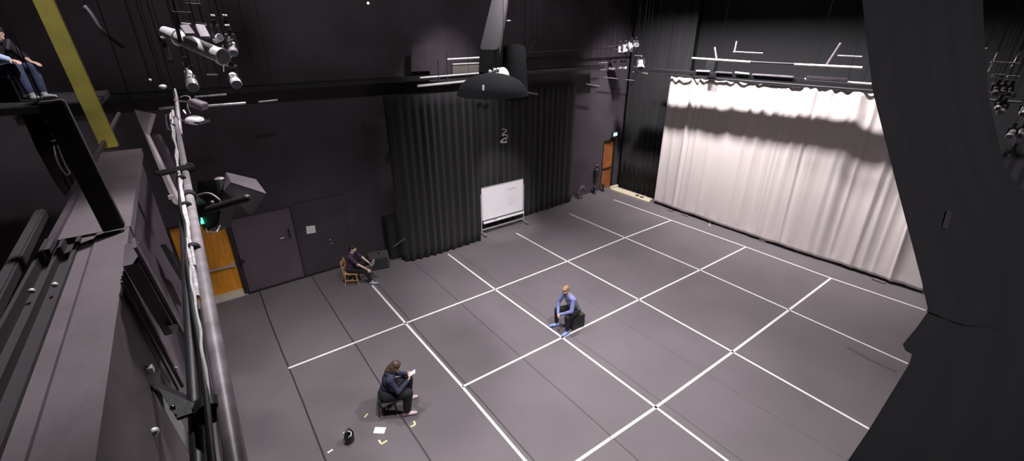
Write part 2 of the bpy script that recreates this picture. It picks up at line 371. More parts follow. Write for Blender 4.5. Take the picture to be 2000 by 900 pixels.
tb = (curtain('stage_curtain', [(13.2, YE), (13.06, -3.4), (13.06, -1.2), (13.17, YS)], .09, 5.6, fold_white, 'white', nz=60,
      hem=lambda s: .035*n1(s*1.7, 4.)+.015*n1(s*6, 6.)+.02, top=lambda s: .018*math.sin(s*13+5*n1(s*1.1, 5.))+.02*n1(s*4, 9.), step=.02))
for v_ in tb.data.vertices:
    if v_.co.y < -6.8: v_.co.y += .75*(v_.co.z/5.6)*min(1, (-6.8-v_.co.y)/1.2)
tag(tb, 'large white pleated curtain hanging across the right side of the stage, lit from above', 'curtain')
# black drape behind and left of it
def fold_black(amp=.05, wl=.28, seed=0):
    def f(s, t):
        return amp*(math.sin(s*2*PI/wl+2.2*n1(s*.9, seed)+.6*n1(t*1.5, seed))*(.75+.5*n1(s*1.3, seed+3))+.5*n1(s*7, seed+1))*(.75+.25*(1-t))
    return f
o = curtain('black_curtain', [(13.72, 1.3), (13.72, 4.4)], .02, 9.6, fold_black(.03, .3, 9), 'blackcloth', nz=6)
tag(o, 'tall black curtain filling the far corner left of the white curtain', 'curtain')
c1 = curtain('black_curtain', [(1.42, 3.5), (1.55, 3.22), (2.7, 3.14), (4.5, 3.2), (4.62, 3.5)], .015, 5.55, fold_black(.055, .27, 2), 'blackcloth', nz=14,
             hem=lambda s: .02*n1(s*3, 4))
tag(c1, 'pleated black curtain left of the whiteboard, below the gallery railing', 'curtain')
c2 = curtain('black_curtain', [(4.66, 3.98), (5.6, 4.08), (7.5, 4.14), (10.2, 4.28), (10.3, 4.45)], .015, 5.3, fold_black(.04, .32, 5), 'blackcloth', nz=10)
tag(c2, 'long black curtain hanging behind the whiteboard', 'curtain')
o = curtain('black_curtain', [(13.75, -12.4), (13.75, -8.3)], .02, 7.2, fold_black(.03, .3, 14), 'blackdark', nz=6)
tag(o, 'black curtain to the right beyond the end of the white curtain', 'curtain')
b = BM(); cone(b, (12.99, -8.3, 5.68), (12.99, 1.95, 5.68), .03); tag(obj('curtain_pipe', b, 'black'), 'black pipe along the top edge of the white curtain', 'pipe')
# near drape at the right: tied in at the middle, hanging from a pipe overhead
tn = thing('masking_drape', 'large out-of-focus black drape close to the camera at the right, drawn in at mid height', 'drape', at_d(1850, 700, 2.6))
def near_drape():
    left = [(1678, -60), (1690, 60), (1705, 180), (1752, 365), (1800, 548), (1808, 585), (1813, 607), (1790, 640), (1763, 672), (1768, 684), (1781, 692), (1776, 710), (1736, 775), (1697, 839), (1654, 902), (1610, 970)]
    right = [(1918, -60), (1922, 60), (1930, 180), (1962, 330), (2040, 420), (2090, 450), (2110, 480), (2130, 520), (2140, 560), (2150, 600), (2150, 650), (2150, 700), (2150, 775), (2150, 839), (2150, 902), (2150, 970)]
    b = BM(); N = 40; rows = []
    for (lu, lv), (ru, rv) in zip(left, right):
        row = []
        for k in range(N+1):
            t = k/N; u = lu+(ru-lu)*t; v = lv+(rv-lv)*t
            dd = 2.6+.008*math.sin(t*26+.4*math.sin(v*.01))+.002*math.sin(t*61)
            row.append((b.verts.new(at_d(u, v, dd)), b.verts.new(at_d(u, v, dd+.05))))
        rows.append(row)
    for i in range(len(rows)-1):
        for k in range(N):
            for s_ in (0, 1): b.faces.new((rows[i][k][s_], rows[i][k+1][s_], rows[i+1][k+1][s_], rows[i+1][k][s_]))
        for k in (0, N): b.faces.new((rows[i][k][0], rows[i+1][k][0], rows[i+1][k][1], rows[i][k][1]))
    for i in (0, len(rows)-1):
        for k in range(N): b.faces.new((rows[i][k][0], rows[i][k+1][0], rows[i][k+1][1], rows[i][k][1]))
    return b
obj('cloth', near_drape(), 'blackdark', tn, world=True)
b = BM(); tube(b, smooth_path([at_d(1812, 606, 2.59), at_d(1850, 622, 2.585), at_d(1890, 634, 2.585), at_d(1960, 640, 2.59)]), .006); obj('tie_cord', b, 'blackdark', tn, world=True)
b = BM(); cone(b, at_d(1640, -66, 2.63), at_d(1990, -60, 2.63), .024); obj('hanging_pipe', b, 'black', tn, world=True)

# ------------------------------------------------------------------ back wall doors and items
# lit doorway, left
td = thing('door_1', 'orange wooden door with a push bar', 'door', (DL, yb(DL), 0)); 
del td['label'], td['category']; td['kind'] = 'structure'
b = BM(); box(b, ((DL+DR)/2, yb(-4)+.12, 1.25), (DR-DL-.02, .05, 2.46)); obj('door_panel', b, 'door', td, world=True)
pz = at_y(450, 520, yb(-4)+.03).z
b = BM(); box(b, ((DL+DR)/2, yb(-4)+.05, pz), (DR-DL-.16, .05, .05)); box(b, (DR-.12, yb(-4)+.06, pz+.02), (.1, .08, .12)); obj('push_bar', b, 'alu', td, world=True)
b = BM(); box(b, ((DL+DR)/2, yb(-4)+.08, .09), (DR-DL-.06, .03, .18)); obj('kick_plate', b, 'ply', td, world=True)
b = BM(); box(b, (DR+.01, yb(-4)+.03, 1.25), (.06, .1, 2.5)); box(b, (DL-.01, yb(-4)+.03, 1.25), (.06, .1, 2.5)); box(b, ((DL+DR)/2, yb(-4)+.03, 2.53), (DR-DL+.1, .1, .06)); obj('door_frame', b, 'black', td, world=True)
b = BM(); box(b, ((DL+DR)/2, yb(-4)-.02, .012), (DR-DL+.1, .16, .02)); obj('threshold', b, 'alu', td, world=True)
# dark double door / flats: two grey leaves proud of the wall
for n_, (xa, xb_, h) in {'door_2': (-3.22, -1.64, 2.42), 'door_3': (-1.6, .05, 2.5)}.items():
    t2 = thing(n_, 'x', 'x', (xa, yb(xa)-.05, 0)); del t2['label'], t2['category']; t2['kind'] = 'structure'
    b = BM(); poly_prism(b, [(xa, yb(xa)-.075, .03), (xb_, yb(xb_)-.075, .03), (xb_, yb(xb_)-.075, h), (xa, yb(xa)-.075, h)], (0, .07, 0)); obj('door_panel', b, 'doorg' if n_ == 'door_2' else 'wall', t2, world=True, bev=.006)
    if n_ == 'door_2':
        q = at_y(565, 455, yb(-1.8)-.1); b = BM(); box(b, q, (.06, .06, .26)); obj('handle', b, 'blackp', t2, world=True)
        q = at_y(551, 465, yb(-1.8)-.1); b = BM(); box(b, q, (.12, .04, .035)); obj('latch_plate', b, 'alu', t2, world=True)
        q = at_y(473, 511, yb(-3)-.1); b = BM(); cone(b, q-V((0, .02, 0)), q+V((0, .04, 0)), .06); obj('bumper', b, 'blackp', t2, world=True)
    else:
        for (u, v) in ((645, 468), (648, 475)):
            q = at_y(u, v, yb(-.6)-.09); b = BM(); ball(b, q, .022); obj('screw_cover', b, 'alu', t2, world=True)
q = at_y(607, 448, yb(-1)-.085)
b = BM(); poly_prism(b, [at_y(u, v, yb(-1)-.084) for (u, v) in ((598, 442), (615, 440), (617, 454), (599, 457))], (0, .003, 0))
tp = tag(obj('paper_notice', b, 'paper', smooth=False), 'white paper notice stuck on the dark back wall doors', 'notice')
# skirting along the back wall
b = BM(); poly_prism(b, [(DR+.05, yb(DR)-.09, 0), (1.4, yb(1.4)-.09, 0), (1.4, yb(1.4)-.09, .07), (DR+.05, yb(DR)-.09, .07)], (0, .085, 0)); struct('baseboard_back', b, 'black', smooth=False)
# loudspeaker and black case on the floor
ts = thing('floor_speaker', 'dark grey wedge loudspeaker on the floor by the back wall, left of the black curtain', 'speaker', (.62, 3.5, 0), -.25)
b = BM(); poly_prism(b, [(-.32, -.22, .0), (.32, -.22, .0), (.32, .22, .0), (-.32, .22, .0)], (0, 0, .5)); 
for v_ in b.verts:
    if v_.co.z > .4 and v_.co.y < 0: v_.co.z = .42; v_.co.y = -.1
obj('cabinet', b, 'speakerm', ts, bev=.015)
b = BM(); box(b, (0, -.19, .22), (.54, .02, .34), Matrix.Rotation(-.28, 3, 'X')); obj('grille', b, 'blackp', ts)
b = BM(); lathe(b, (.03, .02, .49), (0, 0, 1), [(0, .03), (.03, .03), (.03, .018), (.005, .018)]); obj('pole_socket', b, 'blackp', ts)
b = BM(); box(b, (1.42, 3.95, .75), (.6, .5, 1.5)); box(b, (1.42, 3.68, .75), (.5, .03, 1.36)); t_ = tag(obj('road_case', b, 'blackp', bev=.012), 'tall black case against the back wall beside the black curtain', 'case')
b = BM(); beam(b, at_z(768, 482, .55), at_z(790, 466, .9), .03, .03)
tag(obj('speaker_stand_arm', b, 'grey'), 'thin grey bar leaning between the floor speaker and the black case', 'bar')
# chalk/ lit sign on the far black curtain: tangled white cord
ty = 3.93
pts = [at_y(u, v, ty) for (u, v) in ((980, 252), (990, 254), (984, 260), (981, 265), (989, 263), (991, 268), (984, 271), (979, 276), (989, 276), (987, 270), (977, 278), (990, 278))]
b = BM(); tube(b, smooth_path(pts, 4), .016, 6); tag(obj('tangled_rope', b, 'silver'), 'small tangle of pale cord hanging in front of the black curtain above the whiteboard', 'rope')
# exit sign
p = at_y(1201, 262, 4.45)
te = thing('exit_sign', 'small glowing green exit sign above the orange corner door', 'sign', p)
b = BM(); box(b, p, (.34, .06, .22)); obj('sign_case', b, 'black', te, world=True)
b = BM(); box(b, p-V((0, .033, 0)), (.26, .01, .16)); obj('sign_face', b, 'exitm', te, world=True)
b = BM(); box(b, p+V((0, .08, .1)), (.04, .12, .04)); obj('bracket', b, 'black', te, world=True)
# corner door
t4 = thing('door_4', 'x', 'x', (EL, yb(13), 0)); del t4['label'], t4['category']; t4['kind'] = 'structure'
b = BM(); box(b, ((EL+ER)/2, yb(13)+.1, 1.22), (ER-EL-.02, .05, 2.42)); obj('door_panel', b, mat('corner_door_wood', (.30, .10, .03), .5, var=.3, vscale=2), t4, world=True)
b = BM(); box(b, ((EL+ER)/2, yb(13)+.04, 1.05), (.6, .04, .06)); obj('push_bar', b, 'black', t4, world=True)
b = BM(); box(b, (EL-.02, yb(13)+.03, 1.22), (.06, .1, 2.44)); box(b, (ER+.02, yb(13)+.03, 1.22), (.06, .1, 2.44)); box(b, ((EL+ER)/2, yb(13)+.03, 2.47), (ER-EL+.1, .1, .06)); obj('door_frame', b, 'black', t4, world=True)
# fire extinguisher and small things in the corner
p = at_y(1165, 338, 4.5)
tf = thing('fire_extinguisher', 'dark extinguisher hung on the back wall left of the corner door', 'fire extinguisher', (p.x, p.y, p.z-.25))
b = BM(); lathe(b, (p.x, p.y, p.z-.25), (0, 0, 1), [(0, .09), (.02, .12), (.42, .12), (.5, .05), (.56, .03)]); obj('cylinder_body', b, 'blackp', tf, world=True)
b = BM(); box(b, (p.x, p.y-.02, p.z+.34), (.16, .05, .05)); tube(b, smooth_path([(p.x, p.y, p.z+.3), (p.x+.17, p.y, p.z+.2), (p.x+.17, p.y, p.z-.1)]), .015); obj('hose_and_valve', b, 'blackp', tf, world=True)
b = BM(); box(b, (p.x, p.y-.02, p.z+.41), (.07, .06, .04)); obj('gauge', b, 'alu', tf, world=True)
for (u, v, lab) in ((1147, 373, 'small black bollard with a pale cap by the back wall, nearer the folded chairs'), (1163, 368, 'small black bollard with a pale cap by the back wall, nearer the corner door')):
    p = at_z(u, v, 0); p.y = min(p.y, 4.45); t = thing('bollard', lab, 'bollard', p)
    b = BM(); lathe(b, (0, 0, 0), (0, 0, 1), [(0, .11), (.03, .11), (.04, .05), (.3, .05), (.34, .08), (.36, .08)]); obj('post', b, 'blackp', t)
    b = BM(); ball(b, (0, 0, .37), (.05, .05, .03)); obj('cap', b, 'beige', t)
# coil of cable leaning on the wall
p = at_z(1136, 388, 0); b = BM()
for k in range(5):
    r = .26+.02*k; off = .05*k-.1
    tube(b, [p+V((off+.5*r*math.cos(a), .06*math.sin(a*3+k)+.02*k, .29+r*math.sin(a))) for a in [2*PI*i/28 for i in range(28)]], .013, 6, True)
tag(obj('cable_coil', b, 'grey'), 'grey coil of cable standing against the back wall, between curtain and corner door', 'cable')
p = at_z(1118, 386, 0); b = BM(); box(b, p+V((0, 0, .06)), (.16, .1, .1)); tube(b, smooth_path([p+V((.05, 0, .1)), p+V((.08, 0, .3)), p+V((.0, .05, .34)), p+V((-.05, 0, .12))]), .012); tag(obj('cable_connector', b, 'grey'), 'small grey connector box with looped lead on the floor by the curtain end', 'connector')
# plywood ramp pieces
tr = thing('plywood_platform', 'long pale plywood board on the floor in front of the corner black curtain', 'board', (13.3, 3.2, 0))
b = BM(); poly_prism(b, [(12.98, 4.3, .0), (13.5, 4.3, .0), (13.48, 2.1, .0), (13.0, 1.95, .0)], (0, 0, .07)); obj('board_top', b, 'ply', tr, world=True, bev=.004)
b = BM(); box(b, (13.3, 4.36, .09), (.55, .1, .16)); obj('end_batten', b, 'ply', tr, world=True)
b = BM()
for (x, y) in ((13.25, 2.55), (13.28, 2.85)): lathe(b, (x, y, .07), (0, 0, 1), [(0, .1), (.01, .1), (.02, .05)])
obj('hand_hole', b, 'black', tr, world=True)
# little things under the hem of the white curtain
for (u, v, r, m_, lab) in ((1386, 440, .05, 'silver', 'tiny bright metal foot on the floor below the white curtain hem'),):
    p = at_z(u, v, 0); b = BM(); lathe(b, p, (0, 0, 1), [(0, r), (.02, r), (.03, .02), (.12, .018)]); tag(obj('metal_foot', b, m_), lab, 'foot')
for (u, v, lab) in ((1310, 411, 'small grey floor weight under the far left end of the white curtain'), (1338, 420, 'small grey floor weight under the white curtain, second from its left end'), (1490, 470, 'small grey floor weight under the middle of the white curtain'), (1716, 548, 'grey-green floor weight under the right end of the white curtain')):
    p = at_z(u, v, .03); b = BM(); box(b, p, (.1, .34 if u > 1700 else .26, .05)); tag(obj('floor_weight', b, 'grey', bev=.012), lab, 'weight', 'floor weights under the white curtain')

# ------------------------------------------------------------------ whiteboard on wheels
YW = 3.62
pl, pr_ = at_y(940, 366, YW), at_y(1021, 351, YW); pbl, pbr = at_y(943, 430, YW), at_y(1023, 410, YW)
xl, xr, zt, zb = pl.x, pr_.x, (pl.z+pr_.z)/2, (pbl.z+pbr.z)/2
tw = thing('whiteboard', 'white rolling whiteboard standing between the two black curtains', 'whiteboard', ((xl+xr)/2, YW, 0))
b = BM(); box(b, ((xl+xr)/2, YW, (zt+zb)/2), (xr-xl, .02, zt-zb)); obj('board', b, 'wboard', tw, world=True)
b = BM()
for z in (zt, zb): box(b, ((xl+xr)/2, YW, z), (xr-xl+.05, .035, .03))
for x in (xl-.01, xr+.01): box(b, (x, YW, (zt+zb)/2), (.03, .035, zt-zb+.03))
obj('board_frame', b, 'alu', tw, world=True)
b = BM(); box(b, ((xl+xr)/2, YW-.06, zb-.075), (xr-xl, .1, .07)); obj('pen_tray', b, 'wboard', tw, world=True)
b = BM(); box(b, ((xl+xr)/2, YW-.02, zb-.022), (xr-xl, .05, .03)); obj('tray_gap_strip', b, 'black', tw, world=True)
b = BM(); box(b, (xl+.55, YW-.08, zb-.03), (.16, .05, .04)); obj('eraser', b, 'grey', tw, world=True)
for x in (xl-.045, xr+.045):
    b = BM(); beam(b, (x, YW, .1), (x, YW, zt-.25), .035, .035, (1, 0, 0)); beam(b, (x, YW-.33, .09), (x, YW+.2, .09), .04, .04); obj('leg', b, 'alu', tw, world=True)
    for dy in (-.31, .18):
        b = BM(); lathe(b, (x-.015, YW+dy, .035), (1, 0, 0), [(0, .034), (.03, .034)], 16); obj('caster', b, 'blackp', tw, world=True)
b = BM(); beam(b, (xl-.045, YW, .2), (xr+.045, YW, .2), .045, .04); obj('cross_bar', b, 'alu', tw, world=True)
b = BM(); q = at_y(1000, 368, YW-.014)
for k in range(6): tube(b, [q+V((-.16+.06*k+.03*math.sin(a), -.0, .035*math.cos(a*1.3+k))) for a in [i*.7 for i in range(7)]], .005, 5)
for k in range(5): tube(b, [q+V((-.1-.02*k, 0, -.35-.09*k)), q+V((.12-.03*k, 0, -.36-.09*k))], .0035, 5)
obj('handwriting', b, 'ink', tw, world=True)

# ------------------------------------------------------------------ gallery on the back wall, and pipes
def hang(p, r=.004): 
    p = V(p); b = BM(); cone(b, p, (p.x, p.y, ZC), r, r, 6); return b
def rail(name, p, q, r, m, label, cat='pipe', group=None):
    t = thing(name, label, cat, (V(p)+V(q))/2, group=group)
    b = BM(); cone(b, p, q, r, r, 12); obj('tube', b, m, t, world=True)
    for f in (.12, .88): obj('drop_wire', hang(V(p).lerp(V(q), f)), 'pitch', t, world=True)
    return t
YG = 3.45
tg = thing('gallery_railing', 'steel gallery railing above the pleated black curtain on the back wall', 'railing', at_y(905, 160, YG))
b = BM()
for (ua, va, ub, vb, r) in ((873, 116, 960, 111, .028), (884, 125.5, 960, 122, .018), (820, 152, 960, 141, .026)):
    cone(b, at_y(ua, va, YG), at_y(ub, vb, YG), r)
obj('rails', b, 'railp', tg, world=True)
for u in (873, 856):
    b = BM(); beam(b, at_y(u, 100 if u > 860 else 116, YG), at_y(u+1, 168, YG), .035, .035); obj('post', b, 'darksteel', tg, world=True)
b = BM(); poly_prism(b, [at_y(u, v, YG+.3) for (u, v) in ((884, 129), (960, 125), (960, 140), (884, 145))], (0, .03, 0)); obj('toe_panel', b, 'beige', tg, world=True)
b = BM(); pa, pb = at_y(815, 168, YG-.1), at_y(915, 158, YG-.1); beam(b, pa, pb, .1, .06); tag(obj('curtain_track', b, 'railp', bev=.008), 'bright steel track over the top of the pleated black curtain', 'curtain track')
zt_ = at_y(815, 168, YG-.1).z
# slab edge of the gallery (dark) along the back wall
b = BM(); box(b, (2.5, 4.02, 5.95), (17.5, .5, .12)); tag(obj('gallery_floor', b, 'black'), 'dark gallery floor slab running high along the back wall', 'gallery floor')
# lower wall panel showing beside the railing
b = BM(); poly_prism(b, [at_y(u, v, 4.1) for (u, v) in ((803, 88), (851, 86), (850, 138), (803, 140))], (0, .05, 0)); tag(obj('wall_panel', b, 'purple'), 'faint plum panel on the upper back wall left of the gallery railing', 'panel')
# long pipe left on the back wall and pieces
rail('grid_pipe', at_y(310, 212, 1.2), at_y(340, 209, 1.2), .026, 'steel', 'short bright pipe end sticking out left of the clamp lamps')
rail('grid_pipe', at_y(400, 207, 1.2), at_y(480, 201, 1.2), .03, 'steel', 'bright steel pipe reaching right from behind the clamp lamps')
rail('grid_pipe', at_y(505, 199, 3.0), at_y(542, 195, 3.0), .028, 'steel', 'short pale pipe on the dark wall, right of the clamp lamps')
rail('grid_pipe', at_y(380, 189, 2.2), at_y(442, 184, 2.2), .026, 'steel', 'thin bright pipe just above the clamp lamps')
# right of centre
rail('grid_pipe', at_y(1014, 177, 3.4), at_y(1050, 184, 3.4), .03, 'pipe', 'short dull pipe on the dark wall right of the round white diffuser')
rail('hanger_rod', at_y(1024, 178, 3.4), at_y(1023, 115, 3.4), .022, 'darksteel', 'thin dark drop rod right of the round white diffuser', 'rod')
rail('hanger_rod', at_y(1023, 118, 3.4), at_y(1043, 78, 3.4), .03, 'darksteel', 'slanted dark rod above the drop rod, right of the duct', 'rod')
rail('grid_pipe', at_y(1145, 164, 3.9), at_y(1172, 169, 3.9), .03, 'pipe', 'short dull pipe at the top left of the far corner wall')
rail('grid_pipe', at_y(1180, 151, 4.1), at_y(1245, 158, 4.1), .02, 'pipe', 'thin faint pipe above the green exit sign')
rail('grid_pipe', at_x(1236, 141, 12.4), at_x(1264, 144, 12.4), .034, 'steel', 'short bright pipe under the cluster of white lamps by the far corner')
rail('grid_pipe', at_y(1162, 137, 4.0), at_y(1183, 136, 4.0), .03, 'steel', 'short bright pipe left of the cluster of white lamps')
rail('grid_pipe', at_y(1168, 123, 4.0), at_y(1186, 122, 4.0), .022, 'pipe', 'short dull pipe upper left of the cluster of white lamps')
rail('roof_beam', at_y(1000, 104, 4.1), at_y(1245, 88, 4.1), .035, 'darksteel', 'long faint dark beam crossing high on the back wall toward the corner', 'beam')
for (ua, ub, v, lab) in ((1190, 1202, 134, 'left'), (1207, 1214, 132, 'middle'), (1216, 1223, 132, 'right')):
    b = BM(); box(b, (at_x(ua, v, 12.4)+at_x(ub, v, 12.4))/2, (.1, (at_x(ua, v, 12.4)-at_x(ub, v, 12.4)).length, .1)); tag(obj('junction_box', b, 'silver', bev=.01), 'small bright box on the far corner gallery edge, %s of three' % lab, 'box')
for (ua, ub, v, lab) in ((1192, 1204, 121, 'left'), (1211, 1223, 120, 'right')):
    b = BM(); box(b, (at_x(ua, v, 12.4)+at_x(ub, v, 12.4))/2, (.06, (at_x(ua, v, 12.4)-at_x(ub, v, 12.4)).length, .06)); tag(obj('cable_clip_bar', b, 'grey', bev=.01), 'small grey bar above the bright boxes of the far corner gallery, %s one' % lab, 'bar')

# gallery in front of the white curtain: slab and pipes that shade the cloth
XG = 12.35
b = BM(); box(b, (12.35, -3.0, 5.88), (.28, 10.4, .11)); tag(obj('gallery_walkway', b, 'black', bev=.01), 'dark narrow walkway running above the top of the white curtain', 'walkway')
tq = thing('walkway_railing', 'steel pipe railing of the walkway above the white curtain', 'railing', at_x(1520, 140, XG))
SEG = [((1352, 113.5), (1466, 121), .034, 'railp'), ((1466, 121), (1552, 125), .03, 'black'), ((1552, 125.5), (1684, 132), .034, 'railp'),
       ((1432, 101), (1490, 104), .02, 'pipe'), ((1636, 108.5), (1684, 111), .022, 'pipe')]
for (a, c, r, m_) in SEG:
    b = BM(); cone(b, at_x(*a, XG-.25), at_x(*c, XG-.25), r); obj('rail', b, m_, tq, world=True)
for (ua, va, ub, vb) in ((1439, 80, 1434, 104), (1612, 130, 1642, 84), (1396, 92, 1400, 118)):
    b = BM(); cone(b, at_x(ua, va, XG-.2), at_x(ub, vb, XG-.2), .028); obj('strut', b, 'pipe', tq, world=True)
for (ua, va, ub, vb, m_, lab) in ((1360, 138, 1386, 139, 'silver', 'first'), (1398, 140.5, 1430, 142.5, 'steel', 'second'), (1436, 141, 1464, 144, 'silver', 'third'), (1470, 145, 1550, 150, 'pipe', 'fourth')):
    b = BM(); beam(b, at_x(ua, va, 12.18), at_x(ub, vb, 12.18), .07, .05); tag(obj('batten', b, m_, bev=.006), 'bright steel batten along the walkway edge, %s from the far corner' % lab, 'batten', 'battens on the walkway edge')
rail('grid_pipe', at_x(1572, 154, XG-.3), at_x(1702, 164, XG-.3), .03, 'railp', 'long bright pipe over the right part of the white curtain')
b = BM(); box(b, at_x(1615, 153, XG-.3), (.12, 1.1, .07)); tag(obj('cable_tray', b, 'darksteel'), 'dull steel tray over the right half of the white curtain', 'tray')

b = BM(); box(b, (12.86, -.12, 6.05), (.22, .36, .5)); box(b, (12.86, -.12, 6.34), (.05, .5, .05)); tag(obj('shadow_caster', b, 'blackp', bev=.02), 'small black box added to cast a shadow on the white curtain, left part', 'speaker')  # made-up box, hung here to drop a dark blob on the curtain
# ------------------------------------------------------------------ theatre lights
def theatre_light(p, d, L, R, m, label, clamp_up=.3, group=None, name='stage_light', pos=None):
    p, d = V(p), V(d).normalized(); t = thing(name, label, 'stage light', p, group=group)
    b = BM(); lathe(b, p-d*L/2, d, [(0, R*.55), (L*.06, R*.8), (L*.3, R*.85), (L*.32, R*.7), (L*.62, R*.7), (L*.66, R), (L*.97, R*1.02), (L, R*.95)]); obj('barrel', b, m, t, world=True)
    b = BM(); lathe(b, p+d*L*.5, d, [(-.01, R*.9), (.004, R*.9)]); obj('lens', b, 'lens', t, world=True)
    fr = frame_of(d); x = fr.col[0]; up = V((0, 0, 1))
    b = BM(); h = clamp_up
    for s in (-1, 1): beam(b, p+x*s*(R*1.08), p+x*s*R*.95+up*h, .035, .012, d)
    beam(b, p-x*R*1.0+up*h, p+x*R*1.0+up*h, .035, .012, d); obj('yoke', b, 'darksteel', t, world=True)
    b = BM(); box(b, p+up*(h+.05), (.05, .05, .1)); lathe(b, p+up*(h+.1)-x*.03, x, [(0, .045), (.06, .045)]); obj('clamp', b, 'black', t, world=True)
    obj('drop_wire', hang(p+up*(h+.1)), 'pitch', t, world=True)
    return t
# big bright ellipsoidal at upper left
pa, pb = at_d(318, 60, 6.2), at_d(437, 112, 6.0)
d = (pb-pa); L = d.length
t = thing('ellipsoidal_spotlight', 'long shiny ellipsoidal spotlight catching the light at the upper left', 'stage light', (pa+pb)/2)
d.normalize()
b = BM(); lathe(b, pa, d, [(0, .04), (.03, .07), (.15, .085), (.28, .10), (.285, .115), (.30, .115), (.305, .095), (L-.06, .10), (L-.05, .115), (L-.01, .115), (L, .1)]); obj('barrel', b, 'silver', t, world=True)
b = BM(); lathe(b, pa+d*L, d, [(0, .1), (.008, .09)]); obj('lens', b, 'lens', t, world=True)
side = d.cross(V((0, 0, 1))).normalized(); up = side.cross(d)
b = BM(); q = pa+d*(L-.02); beam(b, q+up*.16, q-up*.2, .02, .02); beam(b, q-side*.02+up*.02, q+side*.14+up*.03, .015, .015); obj('color_frame_holder', b, 'chrome', t, world=True)
b = BM()
for s in (-1, 1): beam(b, pa+d*.5+side*s*.13, pa+d*.5+side*s*.11+V((0, 0, .36)), .05, .012, d)
beam(b, pa+d*.5+side*.13+V((0, 0, .36)), pa+d*.5-side*.13+V((0, 0, .36)), .05, .012, d); obj('yoke', b, 'darksteel', t, world=True)
# fins above: two dull vertical plates
for (ua, va, ub, vb, lab) in ((360, 50, 372, 68, 'left'), (390, 50, 402, 74, 'right')):
    b = BM(); a_, c_ = at_d(ua, va, 6.0), at_d(ub, vb, 5.9); beam(b, a_, c_, .11, .04); tag(obj('lamp_hood', b, 'darksteel', bev=.006), 'dull metal hood above the long shiny spotlight, %s of two' % lab, 'lamp hood')
rail('grid_pipe', at_d(355, 43, 6.2), at_d(402, 48, 6.2), .02, 'chrome', 'bright pipe directly above the long shiny spotlight')
rail('grid_pipe', at_d(362, 3, 6.2), at_d(392, 5, 6.2), .022, 'chrome', 'bright pipe at the very top edge above the long shiny spotlight')
for (u, v, du, dv, Lx, Rx, m_, lab) in (
        (372, 156, 5, 14, .42, .075, 'silver', 'bright conical stage light hanging under the long shiny spotlight'),
        (458, 156, 8, 16, .26, .07, 'silver', 'bright stage light hanging right of the conical one'),
        (455, 95, 2, 20, .22, .06, 'grey', 'dim stage light right of the shiny spotlight lens end'),
        (425, 76, 10, -7, .18, .05, 'silver', 'small stage light above the shiny spotlight lens end'),
        (448, 76, 12, -7, .16, .03, 'silver', 'small slanted lamp fitting at the far right of the upper left lamps'),
        (330, 118, 12, 4, .2, .03, 'darksteel', 'dull slim fitting below the tail of the long spotlight')):
    a_ = at_d(u, v, 6.4); c_ = at_d(u+du, v+dv, 6.3); theatre_light(a_, c_-a_, Lx, Rx, m_, lab, clamp_up=.18)
b = BM(); tube(b, smooth_path([at_d(358, 120, 6.4), at_d(364, 135, 6.4), at_d(367, 148, 6.4)]), .022); tag(obj('lamp_bracket', b, 'silver'), 'bright bent bracket above the conical stage light', 'bracket')
rail('grid_pipe', at_d(405, 145, 6.6), at_d(425, 145.5, 6.6), .018, 'chrome', 'tiny bright pipe between the two hanging stage lights')
for (u, v, lab) in ((378, 148, 'tiny bright knob beside the conical stage light'), (293, 156, 'tiny pale knob at the left of the hanging stage lights'),):
    b = BM(); ball(b, at_d(u, v, 6.4), .02); tag(obj('knob', b, 'silver'), lab, 'knob')
b = BM(); ball(b, at_d(318, 169, 6.4), (.05, .05, .03)); tag(obj('ceiling_rose', b, 'silver'), 'small pale round cap left of the clamp lamps', 'cap')
b = BM(); ball(b, at_y(719, 6, 3.9), .03); tag(obj('indicator_lamp', b, 'lampon'), 'tiny white light point high on the dark back wall', 'light')

# far corner lamps
for (u, v, du, dv, Lx, Rx, lab) in ((1221, 96, 1, 10, .42, .12, 'left bright white lamp of the cluster high in the far corner'), (1232, 91, 6, 8, .42, .13, 'middle bright white lamp of the cluster high in the far corner'), (1241, 90, 5, -6, .26, .10, 'right small white lamp of the cluster high in the far corner'), (1210, 97, 1, 10, .36, .07, 'slim white lamp at the left of the far corner cluster'), (1251, 126, 0, 10, .36, .14, 'greyish lamp hanging below the far corner cluster')):
    a_ = at_x(u, v, 12.2); c_ = at_x(u+du, v+dv, 12.1); theatre_light(a_, c_-a_, Lx, Rx, 'silver', lab, clamp_up=.2)
rail('grid_pipe', at_x(1195, 97, 12.2), at_x(1205, 97, 12.2), .022, 'steel', 'tiny bright pipe left of the far corner lamp cluster')
rail('grid_pipe', at_x(1240, 108.5, 12.2), at_x(1254, 109, 12.2), .022, 'steel', 'tiny bright pipe between the far corner lamps')
rail('grid_pipe', at_x(1238, 130.5, 12.2), at_x(1259, 131, 12.2), .03, 'steel', 'tiny bright pipe under the greyish lamp of the far corner')

